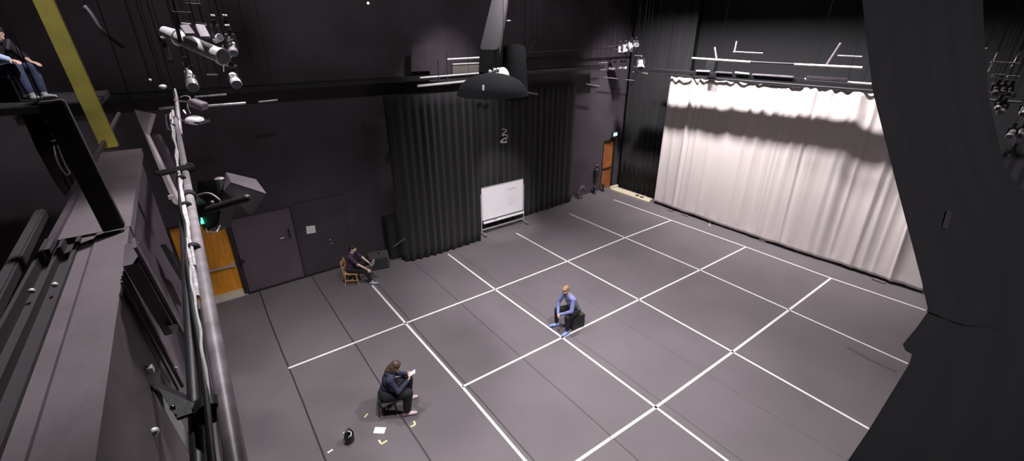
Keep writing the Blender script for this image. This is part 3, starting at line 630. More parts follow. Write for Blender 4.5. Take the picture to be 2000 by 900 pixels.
# lamps at the far right, past the near drape
for (u, v, du, dv, Lx, Rx, m_, lab) in (
        (1943, 178, 3, 10, .2, .06, 'grey', 'upper left of the dim lamps past the near drape'), (1957, 179, -3, 10, .2, .06, 'grey', 'upper middle of the dim lamps past the near drape'), (1970, 180, 0, 10, .2, .045, 'grey', 'upper right of the dim lamps past the near drape'),
        (1948, 207, 2, 9, .22, .05, 'silver', 'slim bright lamp under the dim lamps past the near drape'), (1957, 213, -5, 12, .3, .065, 'silver', 'bright slanted lamp in the middle of the group past the near drape'),
        (1998, 217, 0, 10, .26, .06, 'silver', 'pale lamp cut by the right edge of the frame, upper one'), (1975, 262, -6, 9, .3, .065, 'silver', 'lower left pale lamp past the near drape'), (1994, 260, -6, 9, .3, .065, 'silver', 'lower right pale lamp past the near drape'), (1974, 303, 4, 0, .14, .035, 'grey', 'lowest tiny lamp past the near drape')):
    a_ = at_d(u, v, 9.5); c_ = at_d(u+du, v+dv, 9.4); theatre_light(a_, c_-a_, Lx, Rx, m_, lab, clamp_up=.12)
for (ua, va, ub, vb, r, m_, lab) in ((1938, 147, 1962, 148, .035, 'steel', 'bright pipe at the top of the lamps past the near drape'), (1968, 149, 1990, 150, .025, 'pipe', 'dull pipe right of the bright one past the near drape'), (1935, 121, 1992, 124, .018, 'pipe', 'thin upper pipe past the near drape'), (1938, 163, 1970, 165, .02, 'pipe', 'thin lower pipe past the near drape'), (1938, 186, 1976, 187, .016, 'darksteel', 'thin dark pipe under the dim lamps past the near drape')):
    rail('grid_pipe', at_d(ua, va, 9.6), at_d(ub, vb, 9.6), r, m_, lab)
for (ua, va, ub, vb, lab) in ((1948, 102, 1930, 140, 'left'), (1992, 102, 1975, 130, 'right')):
    rail('rigging_cable', at_d(ua, va, 9.6), at_d(ub, vb, 9.6), .012, 'pipe', 'slanted thin rigging cable past the near drape, %s one' % lab, 'cable')
b = BM(); ball(b, at_d(1925, 96, 9.6), .035); tag(obj('knob', b, 'grey'), 'dull round knob at the top right of the near drape', 'knob')
b = BM(); beam(b, at_d(1855, 412, 2.588), at_d(1845, 446, 2.588), .025, .003); tag(obj('cloth_patch', b, mat('patch', (.03, .025, .03), .8)), 'faint lighter patch on the near black drape', 'patch')

# ------------------------------------------------------------------ duct and dome in the top middle
DY = 9.0
tdk = thing('hanging_projector', 'black dome-topped fixture with a white round diffuser hanging in the top middle', 'fixture', at_d(965, 200, DY))
c = at_d(962, 185, DY)
b = BM(); ball(b, c, (.72, .72, .42), 28)
bmesh.ops.delete(b, geom=[v_ for v_ in b.verts if v_.co.z < c.z-.02], context='VERTS')
bmesh.ops.holes_fill(b, edges=[e for e in b.edges if e.is_boundary])
obj('dome', b, 'pitch', tdk, world=True)
c3 = at_d(981, 163, 8.75)
b = BM(); ball(b, at_d(984, 157, 9.3), (.265, .265, .265), 28); obj('diffuser', b, 'wboard', tdk, world=True)
b = BM(); cone(b, at_d(1004, 95, 9.3), at_d(1006, 190, 9.3), .24, .28, 20); obj('shroud', b, 'pitch', tdk, world=True)
b = BM(); p = at_d(944, 168, 8.3); cap(b, p, p-V((0, 0, .07)), .02); obj('indicator', b, 'silver', tdk, world=True)
for (u, v) in ((957, 141), (966, 138), (972, 137)):
    b = BM(); ball(b, at_d(u, v, 8.9), (.04, .04, .05)); obj('bolt', b, 'silver', tdk, world=True)
tdu = thing('air_duct', 'dark plum square duct dropping from the ceiling above the white diffuser', 'duct', at_d(955, 90, 9.3))
b = BM(); poly_prism(b, [at_d(*q, 9.2) for q in ((975, -60), (1000, -60), (975, 92), (970, 97), (940, 97), (938, 92))], FW*.45); obj('duct_body', b, 'duct', tdu, world=True)
b = BM(); poly_prism(b, [at_d(*q, 9.1) for q in ((937, 98), (964, 98), (966, 146), (935, 140))], FW*.5); obj('duct_collar', b, 'pitch', tdu, world=True)
b = BM(); ball(b, at_d(993, 41, 9), (.05, .05, .02)); tag(obj('ceiling_fitting', b, 'grey'), 'tiny dull fitting above the dome fixture', 'fitting')

# ------------------------------------------------------------------ near gallery structure on the left
def G(dxr, h, y): return V((CAM.x+dxr*h, CAM.y+y, CAM.z-h))
XF = CAM.x-.395; ZT = CAM.z-1.0          # face plane and top edge of the gallery girder
yA, yB = -1.2, 3.16
# girder: profile in x-z, swept along y
tgd = thing('gallery_girder', 'long plum steel girder of the near gallery running away at the left', 'girder', (XF, CAM.y+1, ZT-.5))
prof = [(XF, ZT), (XF-.14, ZT), (XF-.155, ZT-.012), (XF-.205, ZT-.012), (XF-.205, ZT-.08), (XF-.02, ZT-.55), (XF, ZT-.53)]
prof2 = [(XF-.206, ZT-.05), (XF-.206, ZT+.004), (XF-.222, ZT+.004), (XF-.222, ZT-.035), (XF-.272, ZT-.035), (XF-.272, ZT+.006), (XF-.286, ZT+.006), (XF-.286, ZT-.035), (XF-.33, ZT-.035), (XF-.33, ZT+.02), (XF-.345, ZT+.02), (XF-.345, ZT-.3)]
b = BM(); poly_prism(b, [(x, CAM.y+yA, z) for (x, z) in prof2], (0, yB-yA, 0)); obj('ribbed_track', b, 'duct', tgd, world=True, smooth=False)
b = BM(); poly_prism(b, [(x, CAM.y+yA, z) for (x, z) in prof], (0, yB-yA, 0)); obj('flange', b, 'beam', tgd, world=True, smooth=False)
b = BM(); box(b, (XF-.045, CAM.y+(yA+yB)/2, ZT-1.15), (.05, yB-yA, 1.3)); obj('web_plate', b, 'beam', tgd, world=True)
for (u, v) in ((62, 568), (107, 556)):
    b = BM(); ball(b, at_z(u, v, ZT+.01), .012); obj('bolt', b, 'silver', tgd, world=True)
for (u, v) in ((302, 842), (294, 722)):
    b = BM(); ball(b, at_x(u, v, XF+.006), .016); obj('bolt', b, 'silver', tgd, world=True)
# next ledge section beyond it
b = BM(); poly_prism(b, [(XF, CAM.y+3.2, ZT-.01), (XF-.36, CAM.y+3.2, ZT-.01), (XF-.3, CAM.y+5.6, ZT-.01), (XF, CAM.y+5.6, ZT-.01)], (0, 0, -.06)); tag(obj('gallery_ledge', b, 'beam'), 'worn ledge plate beyond the end of the plum girder', 'ledge')
b = BM(); box(b, (XF-.06, CAM.y+4.4, ZT-1.05), (.05, 2.44, 1.9)); tag(obj('fascia_panel', b, 'purple'), 'dark fascia panel hanging below the worn ledge plate', 'panel')
# inverted dark brace post
b = BM(); beam(b, at_y(224, 446, CAM.y+3.12), at_y(100, 196, CAM.y+3.12), .095, .06, (0, 1, 0)); tag(obj('brace_post', b, 'duct', bev=.006), 'dark slanting brace post standing at the end of the plum girder', 'post')
# thin rail crossing behind
b = BM(); beam(b, G(-.72, 1.0, 3.0), G(-.70, 1.0, 8.4), .03, .03); tag(obj('handrail', b, 'darksteel'), 'thin dark handrail receding behind the brace post', 'handrail')
b = BM(); beam(b, G(-.755, 1.0, 1.0), G(-.84, 1.0, 3.75), .05, .06); tag(obj('handrail', b, 'duct', bev=.008), 'thick plum handrail bar at the far left', 'handrail')
# olive beam
b = BM(); pA, pB = at_y(216, 288, CAM.y+6.2), at_y(72, -30, CAM.y+6.2)
beam(b, pA, pB, .14, .12, (0, 1, 0)); tag(obj('olive_column', b, 'olive', bev=.01), 'olive yellow painted steel column at the upper left', 'column')
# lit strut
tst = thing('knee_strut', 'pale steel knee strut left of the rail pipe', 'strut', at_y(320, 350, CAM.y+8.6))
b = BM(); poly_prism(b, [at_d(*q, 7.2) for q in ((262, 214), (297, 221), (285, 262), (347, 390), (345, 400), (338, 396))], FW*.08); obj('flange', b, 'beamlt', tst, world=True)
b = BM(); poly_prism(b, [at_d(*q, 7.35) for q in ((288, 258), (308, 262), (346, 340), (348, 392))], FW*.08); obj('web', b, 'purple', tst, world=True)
# channel box on the girder face
tcb = thing('cable_trough', 'plum steel trough fixed beside the girder, open at its lower end', 'trough', at_x(290, 560, XF+.06))
b = BM(); a_, c_ = G(-.385, 1.04, 2.95), G(-.27, 1.55, 2.62+.15)
# trough follows the face; traced at the plane just proud of the girder
xp = XF+.05
b = BM(); poly_prism(b, [at_x(*q, xp) for q in ((243, 478), (256, 476), (336, 634), (313, 641), (240, 520))], (.05, 0, 0)); obj('trough_body', b, 'purple', tcb, world=True)
b = BM(); beam(b, at_x(262, 474, xp+.06), at_x(368, 668, xp+.06), .012, .05); obj('lip', b, 'beam', tcb, world=True)
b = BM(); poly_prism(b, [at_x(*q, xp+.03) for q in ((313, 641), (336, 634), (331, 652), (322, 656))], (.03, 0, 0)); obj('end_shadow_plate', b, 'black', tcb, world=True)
b = BM(); beam(b, at_x(240, 534, XF+.03), at_x(356, 752, XF+.03), .016, .03); beam(b, at_x(237, 548, XF+.02), at_x(348, 760, XF+.02), .01, .02); 
tag(obj('edge_angle', b, 'beam'), 'slim steel angle strip below the trough, receding along the girder', 'angle strip')
b = BM(); ball(b, at_x(343, 719, XF+.05), .01); tag(obj('rivet', b, 'silver'), 'bright rivet at the lower end of the slim angle strip', 'rivet')
# rail pipes
zP = CAM.z-1.0
tpp = thing('rail_pipe', 'thick grey rail pipe running away from the lower edge toward the clamp lamps', 'pipe', G(-.095, 1, 3))
b = BM(); cone(b, G(-.112, 1.0, -.5), G(-.072, 1.0, 7.3), .026, .026, 24); obj('tube', b, 'pipe', tpp, world=True)
b = BM(); cone(b, G(-.07, 1.0, 7.3), G(-.07, 1.0, 7.38), .032, .032, 16); obj('end_cap', b, 'darksteel', tpp, world=True)
b = BM(); cone(b, G(-.172, 1.12, -.5), G(-.085, 1.0, 8.2), .014, .018, 16); tag(obj('conduit', b, 'beamlt'), 'slimmer pale conduit running alongside the thick rail pipe', 'conduit')
b = BM(); cone(b, G(-.21, 1.1, -.5), G(-.10, 1.0, 5.5), .02, .02, 16); tag(obj('conduit', b, 'black'), 'black conduit between the pale conduit and the girder', 'conduit')
# loose cable bundle taped on it
tcbn = thing('cable_bundle', 'pale tangled cable strapped along the rail pipe', 'cable', G(-.13, 1, 3.4))
def bundle(n_, seed, r, m_, y0, y1, offx):
    pts = []; k = 26
    for i in range(k+1):
        y = y0+(y1-y0)*i/k; f = i/k
        pts.append(G(-.118+offx+.02*f+.016*n1(i*.55, seed), .97+.02*n1(i*.7, seed+4), y))
    b = BM(); tube(b, smooth_path(pts, 4), r, 8); obj(n_, b, m_, tcbn, world=True)
bundle('cable', 1.3, .009, 'cable', 2.0, 7.6, -.02); bundle('cable', 5.3, .007, 'cable', 2.3, 7.8, -.01); bundle('cable', 9.1, .008, 'black', .4, 7.0, -.035); bundle('cable', 3.1, .005, 'silver', 1.2, 4.6, -.03)
for y in (2.55, 3.3, 4.0, 6.6):
    b = BM(); c_ = G(-.118, .985, y); lathe(b, c_-V((0, .02, 0)), (0, 1, 0), [(0, .034), (.04, .034)], 16); obj('strap', b, 'black', tcbn, world=True)
# brackets from girder to the pipe
t = thing('pipe_bracket', 'black angle bracket holding the rail pipe near the lower left', 'bracket', at_x(300, 740, XF))
b = BM(); P0 = at_x(303, 752, XF+.01); P1 = at_z(398, 800, zP+.02); P2 = at_z(415, 800, zP+.01); P3 = at_x(352, 850, XF+.04)
beam(b, P0, P1, .03, .012); obj('top_arm', b, 'black', t, world=True)
b = BM(); beam(b, P0, at_x(392, 905, XF+.13), .028, .012); obj('lower_arm', b, 'black', t, world=True)
b = BM(); poly_prism(b, [at_z(u, v, zP-.01) for (u, v) in ((308, 756), (398, 795), (370, 808), (345, 816))], (0, 0, -.01)); obj('gusset', b, 'black', t, world=True)
b = BM(); c_ = at_z(408, 800, zP); lathe(b, c_-V((0, .02, 0)), (0, 1, 0), [(0, .036), (.045, .036)], 20); obj('pipe_clamp', b, 'black', t, world=True)
b = BM(); box(b, at_x(291, 722, XF+.01), (.03, .03, .03)); obj('bolt_head', b, 'silver', t, world=True)
b = BM(); ball(b, at_z(338, 796, zP+.01), .009); obj('bolt', b, 'chrome', t, world=True)
b = BM(); poly_prism(b, [at_z(u, v, zP-.03) for (u, v) in ((338, 800), (368, 806), (344, 817))], (0, 0, -.004)); obj('label_plate', b, 'beamlt', t, world=True)
t = thing('pipe_bracket', 'black flat bracket holding the rail pipe, halfway to the clamp lamps', 'bracket', at_z(345, 335, zP))
b = BM(); p0, p1 = at_z(304, 340, zP+.03), at_z(374, 325, zP+.03); beam(b, p0, p1, .12, .02, (0, 0, 1)); obj('arm', b, 'black', t, world=True, bev=.004)
b = BM(); c_ = at_z(371, 327, zP); lathe(b, c_-V((0, .04, 0)), (0, 1, 0), [(0, .034), (.08, .034)], 20); obj('pipe_clamp', b, 'black', t, world=True)
b = BM(); box(b, at_x(334, 385, XF), (.06, .05, .05)); tag(obj('bolt_plate', b, 'beamlt'), 'small pale bolt plate beneath the flat bracket', 'plate')
b = BM(); poly_prism(b, [at_x(u, v, XF+.06) for (u, v) in ((312, 478), (352, 520), (368, 560), (350, 545), (330, 510))], (.03, 0, 0)); tag(obj('gusset_plate', b, 'black'), 'black gusset plate between the trough and the rail pipe', 'plate')

# flood lamp with hood, hanging on the rail pipe
tfl = thing('flood_lamp', 'grey hooded flood lamp clamped out from the rail pipe on a black arm', 'stage light', at_d(470, 380, 3.6))
b = BM()
near = [at_d(*q, 3.35) for q in ((436, 372), (452, 356), (521, 378), (491, 421))]
far = [at_d(*q, 3.75) for q in ((436, 345), (441, 336), (500, 350), (478, 372))]
A = [b.verts.new(q) for q in near]; B_ = [b.verts.new(q) for q in far]
b.faces.new(A); b.faces.new(B_[::-1])
for k in range(4): b.faces.new((A[k], B_[k], B_[(k+1) % 4], A[(k+1) % 4]))
bmesh.ops.convex_hull(b, input=b.verts)
obj('hood', b, 'grey', tfl, world=True, smooth=False, bev=.006)
b = BM(); cap(b, at_d(408, 409, 3.3), at_d(480, 388, 3.25), .028); obj('arm', b, 'black', tfl, world=True)
b = BM(); ball(b, at_d(482, 387, 3.2), .03); ball(b, at_d(486, 384, 3.19), .008); obj('pivot_knob', b, 'black', tfl, world=True)
b = BM(); poly_prism(b, [at_d(*q, 3.45) for q in ((384, 352), (425, 350), (432, 385), (425, 440), (398, 452), (384, 420))], FW*.18); obj('lamp_head', b, 'blackp', tfl, world=True, bev=.01)
b = BM(); box(b, at_d(394, 428, 3.44), (.012, .012, .02)); box(b, at_d(395, 434, 3.44), (.02, .02, .02)); obj('status_led', b, 'led', tfl, world=True)
b = BM(); tube(b, smooth_path([at_d(376, 388, 3.3), at_d(390, 380, 3.3), at_d(410, 378, 3.3), at_d(428, 390, 3.3), at_d(430, 398, 3.35)]), .008); obj('power_cable', b, 'pipe', tfl, world=True)
b = BM(); ball(b, at_d(428, 349, 3.4), (.035, .035, .012)); obj('clamp_nut', b, 'pipe', tfl, world=True)
b = BM(); ball(b, at_d(414, 395, 3.4), .015); obj('clamp_nut', b, 'pipe', tfl, world=True)
b = BM(); lathe(b, G(-.09, 1.0, 3.55), (0, 1, 0), [(0, .036), (.08, .036)], 20); beam(b, G(-.09, 1.0, 3.6), at_d(400, 400, 3.5), .04, .03); obj('pipe_clamp', b, 'black', tfl, world=True)
b = BM(); tube(b, smooth_path([at_d(402, 446, 3.45), at_d(406, 455, 3.4), at_d(412, 452, 3.4)]), .006); tube(b, smooth_path([at_d(430, 440, 3.45), at_d(424, 452, 3.4), at_d(420, 454, 3.4)]), .006); obj('latch_wire', b, 'silver', tfl, world=True)

# clamp lamps at the end of the rail pipe
DC = 7.4
tl = thing('clamp_lamp', 'flat oval clamp lamp with a bright rim at the end of the rail pipe', 'stage light', at_d(383, 235, DC))
c_ = at_d(381, 238, DC)
b = BM(); box(b, c_, (.36, .30, .05), Matrix.Rotation(YAW-PI/2, 3, 'Z')); obj('rim', b, 'chrome', tl, world=True, bev=.018)
b = BM(); ball(b, c_+V((0, 0, .03)), (.14, .14, .075), 20); obj('dome', b, 'silver', tl, world=True)
b = BM(); tube(b, smooth_path([at_d(359, 236, DC), at_d(343, 232, DC), at_d(336, 245, DC), at_d(333, 254, DC)]), .014); obj('arm', b, 'steel', tl, world=True)
tl2 = tl = thing('clamp_lamp', 'boxy grey clamp lamp tilted above the oval one at the end of the rail pipe', 'stage light', at_d(386, 204, DC))
Rr = frame_of(RT*1+DN*.35, V((0, 0, 1)))
b = BM(); box(b, at_d(387, 204, DC), (.16, .12, .24), Rr); obj('housing', b, 'grey', tl, world=True, bev=.01)
b = BM(); box(b, at_d(384, 204, DC-.1), (.05, .01, .14), Rr); obj('glass', b, 'chrome', tl, world=True)
b = BM(); beam(b, at_d(348, 197, DC), at_d(378, 200, DC), .03, .02); beam(b, at_d(358, 215, DC), at_d(364, 224, DC), .016, .016); obj('arm', b, 'steel', tl, world=True)
tl = thing('pipe_end_bracket', 'bright open steel bracket left of the rail pipe end', 'bracket', at_d(330, 235, DC))
b = BM(); tube(b, [at_d(337, 223, DC), at_d(324, 224, DC), at_d(325, 238, DC), at_d(328, 253, DC), at_d(336, 254, DC)], .014); obj('bracket_frame', b, 'steel', tl, world=True)
b = BM(); cap(b, at_d(341, 175, DC), at_d(343, 188, DC), .022, .03); tag(obj('pipe_finial', b, 'silver'), 'bright upright tip standing at the rail pipe end', 'pipe end')
b = BM(); cone(b, at_d(344, 190, DC), at_d(352, 262, DC-.3), .032, .034); tag(obj('pipe_riser', b, 'pipe'), 'short grey pipe standing where the clamp lamps hold', 'pipe')
b = BM(); tube(b, smooth_path([at_d(352, 190, DC), at_d(362, 187, DC), at_d(372, 192, DC), at_d(366, 205, DC), at_d(372, 222, DC)]), .008); obj('cord', b, 'cable', tl2, world=True)
b = BM(); ball(b, at_d(343, 197, DC-.05), .035); obj('knob', b, mat('rust', (.4, .18, .14), .6), tl2, world=True)

# upper left: wall column with hanging lamps, curved pipe
b = BM(); poly_prism(b, [at_d(*q, 7.6) for q in ((38, 214), (96, 198), (120, 290), (148, 350), (128, 385), (106, 355), (70, 290))], FW*.25); tag(obj('plum_column', b, 'purple'), 'plum coloured slanted panel at the left behind the person', 'panel')
th = thing('curved_hose', 'faint curved plum hose right of the olive column', 'hose', at_d(245, 95, 7))
b = BM(); tube(b, smooth_path([at_d(166, 12, 7), at_d(180, 30, 7), at_d(196, 55, 7), at_d(215, 72, 7), at_d(245, 95, 7)]), .028); obj('tube', b, 'purple', th, world=True)
b = BM(); ball(b, at_d(168, 17, 7), (.04, .04, .05)); obj('end_fitting', b, 'darksteel', th, world=True)
for (u, v, du, dv, Lx, Rx, lab) in ((96, 232, 6, -10, .13, .028, 'small bright slanted lamp on the plum panel'),):
    a_ = at_d(u, v, 7); c_ = at_d(u+du, v+dv, 7); theatre_light(a_, c_-a_, Lx, Rx, 'silver', lab, clamp_up=.06)
tl = thing('cap_lamp', 'small round lamp with a bright rim low on the plum panel', 'stage light', at_d(110, 268, 7))
b = BM(); ball(b, at_d(110, 262, 7), (.06, .06, .06)); obj('dome', b, 'grey', tl, world=True)
b = BM(); a_ = at_d(103, 275, 6.95); c_ = at_d(122, 271, 6.95); beam(b, a_, c_, .05, .02); obj('rim', b, 'lampon' if False else 'silver', tl, world=True)
b = BM(); tube(b, smooth_path([at_d(105, 285, 7), at_d(112, 315, 7), at_d(128, 340, 7), at_d(136, 338, 7)]), .012); tube(b, smooth_path([at_d(112, 283, 7), at_d(126, 318, 7), at_d(137, 338, 7)]), .01); tag(obj('hanging_cable', b, 'pipe'), 'dull cable dangling below the small round lamp', 'cable')
b = BM(); tube(b, smooth_path([at_d(42, 212, 6.8), at_d(65, 203, 6.8), at_d(82, 196, 6.8), at_d(108, 193, 6.8)]), .045); tag(obj('folded_cloth', b, mat('khaki', (.06, .055, .045), .8)), 'dull khaki strip of cloth below the seated person at the far left', 'cloth')
b = BM(); cap(b, at_d(16, 80, 7), at_d(15, 95, 7), .03, .028); tag(obj('upright_fitting', b, 'purple'), 'dull upright fitting above the seated person at the far left', 'fitting')

# ------------------------------------------------------------------ people
def hand_caps(b, wr, fd, pn, side, curl=.5, sc=1.):
    """wrist point, finger direction, palm normal, side +1/-1 (thumb side)"""
    fd = V(fd).normalized(); pn = V(pn); pn = (pn-fd*pn.dot(fd)).normalized(); sd = fd.cross(pn)*side
    pc = wr+fd*.05*sc; R = Matrix((fd, sd, pn)).transposed()
    ball(b, pc, (.052*sc, .042*sc, .017*sc), 14, R)
    for i, (o_, L) in enumerate(((.031, .072), (.011, .08), (-.010, .074), (-.030, .058))):
        p = wr+fd*.085*sc+sd*o_*sc; d = fd.copy()
        for seg_, fr_ in enumerate((.45, .3, .25)):
            a = curl*(.5+.35*seg_); d = (d*math.cos(a)+pn*math.sin(a)).normalized(); q = p+d*L*fr_*sc
            cap(b, p, q, (.0095-.001*seg_)*sc, (.009-.001*seg_)*sc, 8); p = q
    p = wr+fd*.03*sc+sd*.032*sc; d = (fd*.7+sd*.7+pn*.25).normalized(); q = p+d*.04*sc; cap(b, p, q, .012*sc, .010*sc, 8)
    d = (d+fd*.5+pn*curl*.4).normalized(); cap(b, q, q+d*.03*sc, .010*sc, .008*sc, 8)
def head_caps(b, c, hd, up, sc=1.):
    """c centre of skull, hd facing dir"""
    hd = V(hd).normalized(); up = (V(up)-hd*V(up).dot(hd)).normalized(); sd = up.cross(hd); R = Matrix((hd, sd, up)).transposed()
    P = lambda x, y, z: c+R @ V((x, y, z))*sc
    ball(b, P(-.01, 0, .025), (.098*sc, .076*sc, .095*sc), 22, R)
    ball(b, P(.03, 0, -.035), (.062*sc, .058*sc, .082*sc), 18, R)
    ball(b, P(.055, 0, -.095), (.03*sc, .032*sc, .026*sc), 12, R)
    cap(b, P(.085, 0, .005), P(.108, 0, -.035), .010*sc, .014*sc, 8)
    for s in (-1, 1):
        ball(b, P(-.005, s*.078, -.015), (.018*sc, .008*sc, .032*sc), 10, R)
        ball(b, P(.068, s*.03, .022), (.022*sc, .026*sc, .012*sc), 10, R)
        ball(b, P(.055, s*.04, -.03), (.025*sc, .022*sc, .02*sc), 10, R)
    cap(b, P(.086, -.016, -.062), P(.086, .016, -.062), .010*sc, .010*sc, 8)
    return P, R
class Person: pass
def make_person(label, loc, rz, J, skin='skin', sleeve=1.0, top='blue', bottoms='trousers', shoes='shoeb', short=False, wide=1., hands=(.9, .9), pn=None, vx=.0075, legs_top=None):
    t = thing('person', label, 'person', loc, rz)
    j = {k: V(v) for k, v in J.items() if not isinstance(v, (int, float))}
    b = BM()
    P, R = head_caps(b, j['head'], j['face'], j['up'])
    cap(b, j['neck'], j['head']+(j['neck']-j['head'])*.35, .058, .052)
    def torso(bb, e=0.):
        pel, ch, nk = j['pelvis'], j['chest'], j['neck']
        ax = (j['sl']-j['sr']).normalized()
        up = (ch-pel).normalized(); fwd = ax.cross(up).normalized(); Rr = Matrix((fwd, ax, up)).transposed()
        ball(bb, pel, (.12+e, .165+e, .12+e), 20, Rr)
        ball(bb, (pel+ch)/2, (.105+e, .145+e, .17+e), 20, Rr)
        ball(bb, ch, (.115+e, .165+e, .17+e), 20, Rr)
        ball(bb, ch+(nk-ch)*.55, (.09+e, .15+e, .09+e), 18, Rr)
        for s in ('sl', 'sr'): cap(bb, nk+(ch-nk)*.25, j[s], .062+e, .058+e)
    torso(b)
    for s, sg in (('l', 1), ('r', -1)):
        cap(b, j['s'+s], j['e'+s], .050, .038); cap(b, j['e'+s], j['w'+s], .039, .026)
        hd = J.get('hd'+s); fd = V(hd) if hd else (j['w'+s]-j['e'+s]); pnn = V(J.get('pn'+s, (0, 0, -1)))
        hand_caps(b, j['w'+s], fd, pnn, sg*(1 if True else -1), J.get('curl', .7))
        cap(b, j['h'+s], j['k'+s], .082, .056); cap(b, j['k'+s], j['a'+s], .055, .036)
        tdir = V(J['t'+s]).normalized()*1.; cap(b, j['a'+s]+V((0, 0, -.03)), j['a'+s]+tdir*.15+V((0, 0, -.045)), .036, .026)
    body = obj('body', remeshed(b, vx), skin, t, angle=3.2)
    # top
    b = BM(); torso(b, .018)
    for s in 'lr':
        e_ = j['e'+s]; sh = j['s'+s]; w_ = j['w'+s]
        if sleeve <= .5: cap(b, sh, sh+(e_-sh)*(sleeve*2), .068, .062)
        else: cap(b, sh, e_, .066, .054); cap(b, e_, e_+(w_-e_)*((sleeve-.5)*2), .054, .040)
    obj('shirt', remeshed(b, .009, 3), top, t, angle=3.2)
    b = BM(); pel = j['pelvis']; ax = (j['hl']-j['hr']).normalized()
    ball(b, pel+V((0, 0, -.01)), (.15, .19, .135), 20)
    for s in 'lr':
        k_, a_ = j['k'+s], j['a'+s]; cap(b, j['h'+s], k_, .104*wide, .076*wide); cap(b, k_, k_+(a_-k_)*.86, .075*wide, .056*wide)
    obj('trousers', remeshed(b, .009, 3), bottoms, t, angle=3.2)
    for s in 'lr':
        b = BM(); a_ = j['a'+s]; td_ = V(J['t'+s]).normalized(); 
        lo = a_+V((0, 0, -.05)) if abs(td_.z) < .6 else a_
        cap(b, lo-td_*.045, lo+td_*.10, .046, .044); cap(b, lo+td_*.10, lo+td_*.17, .044, .034); cap(b, lo, a_+V((0, 0, .03)), .046, .048)
        bb = remeshed(b, .009, 2)
        obj('shoe', bb, shoes, t, angle=3.2)
    # eyes
    for s in (-1, 1):
        b = BM(); ball(b, P(.078, s*.03, .008), .011, 10); obj('eye', b, 'eye', t)
    b = BM(); cap(b, P(.094, -.018, -.062), P(.094, .018, -.062), .006, .006, 8); obj('mouth', b, 'lip', t)
    return t, P, R, j
def hair_piece(t, P, R, balls, m, vx=.009):
    b = BM()
    for (c_, r) in balls: ball(b, P(*c_), r, 18, R)
    return obj('hair', remeshed(b, vx, 1), m, t, angle=3.2)

# --- man on the black box
pf = at_z(1103, 653, 0)
rz = math.radians(176)
JM = dict(pelvis=(0, 0, .54), chest=(.15, 0, .86), neck=(.26, 0, 1.06), head=(.34, 0, 1.21), face=(.9, .18, -.42), up=(.45, 0, .9),
          sl=(.22, .19, .99), sr=(.22, -.19, .99), el=(.34, .27, .72), er=(.34, -.27, .72), wl=(.52, .07, .575), wr=(.52, -.05, .56),
          hdl=(.25, -.5, -.35), hdr=(.35, .45, -.4), pnl=(-.2, -.6, -.5), pnr=(-.2, .6, -.5), curl=.9,
          hl=(.02, .10, .52), hr=(.02, -.10, .52), kl=(.43, .22, .54), kr=(.43, -.20, .54), al=(.40, .22, .10), ar=(.42, -.22, .10), tl=(1, .15, 0), tr=(1, -.25, 0))
mloc = at_z(1131, 641, 0)+V((-.10, .18, 0))
MP = V((3.62, -2.86, 0))
t, P, R, j = make_person('fair-haired man in blue top and black mask sitting on a black box, hands clasped', MP, rz, JM, 'skinp', 1.0, 'blue')
hair_piece(t, P, R, [((-.025, 0, .045), (.10, .086, .09)), ((-.05, 0, .0), (.075, .083, .09)), ((.05, .02, .095), (.045, .06, .03))], 'blond')
b = BM(); ball(b, P(.055, 0, -.05), (.058, .064, .05), 18, R); obj('face_mask', remeshed(b, .007, 1), 'blackp', t)
b = BM()
for s in (-1, 1): tube(b, smooth_path([P(.06, s*.06, -.035), P(.02, s*.078, -.01), P(-.015, s*.086, .0)]), .003)
obj('mask_strap', b, 'blackp', t)
b = BM(); up_ = (j['chest']-j['pelvis']).normalized(); Rr = Matrix((V((0, 1, 0)).cross(up_), V((0, 1, 0)), up_)).transposed(); ball(b, (j['pelvis']+j['chest'])/2+V((-.01, 0, .02)), (.140, .182, .2), 20, Rr); ball(b, j['chest']+V((-.005, 0, .0)), (.142, .17, .17), 20, Rr); obj('vest', remeshed(b, .009, 2), 'vest', t)
tb = thing('storage_box', 'black cube box under the man in blue', 'box', MP+V((.03, .0, 0)), math.radians(-8))
b = BM(); box(b, (0, 0, .2), (.39, .39, .4)); obj('cube', b, 'blackp', tb, bev=.012)
b = BM(); box(b, (0, -.198, .28), (.14, .01, .035)); obj('hand_slot', b, 'black', tb)
b = BM(); box(b, (0, 0, .405), (.37, .37, .012)); obj('lid', b, mat('olive_lid', (.06, .055, .02), .8), tb)

# --- woman from behind
WP = V((-1.58, -2.72, 0)); rzw = math.radians(-22)
JW = dict(pelvis=(0, 0, .53), chest=(.09, 0, .83), neck=(.17, 0, 1.0), head=(.27, .0, 1.11), face=(.80, -.1, -.72), up=(.72, 0, .7),
          sl=(.13, .19, .94), sr=(.13, -.19, .94), el=(.26, .28, .70), er=(.26, -.28, .70), wl=(.46, .10, .80), wr=(.46, -.10, .78),
          hdl=(.35, -.3, .3), hdr=(.35, .3, .3), pnl=(0, -.6, .6), pnr=(0, .6, .6), curl=.8,
          hl=(.02, .11, .51), hr=(.02, -.11, .51), kl=(.46, .20, .56), kr=(.44, -.19, .55), al=(.42, .20, .09), ar=(.38, -.22, .09), tl=(1, .1, 0), tr=(1, -.1, 0))
t, P, R, j = make_person('long-haired person in navy hoodie and wide black trousers, seated near the yellow tape marks', WP, rzw, JW, 'skin', 1.0, 'navy', 'trousers', 'pink', wide=1.42)
hair_piece(t, P, R, [((-.03, 0, .04), (.105, .09, .095)), ((-.065, 0, -.03), (.075, .09, .12)), ((-.085, .0, -.13), (.06, .085, .11)), ((-.03, .07, -.08), (.05, .03, .11)), ((-.03, -.07, -.08), (.05, .03, .11))], 'brown')
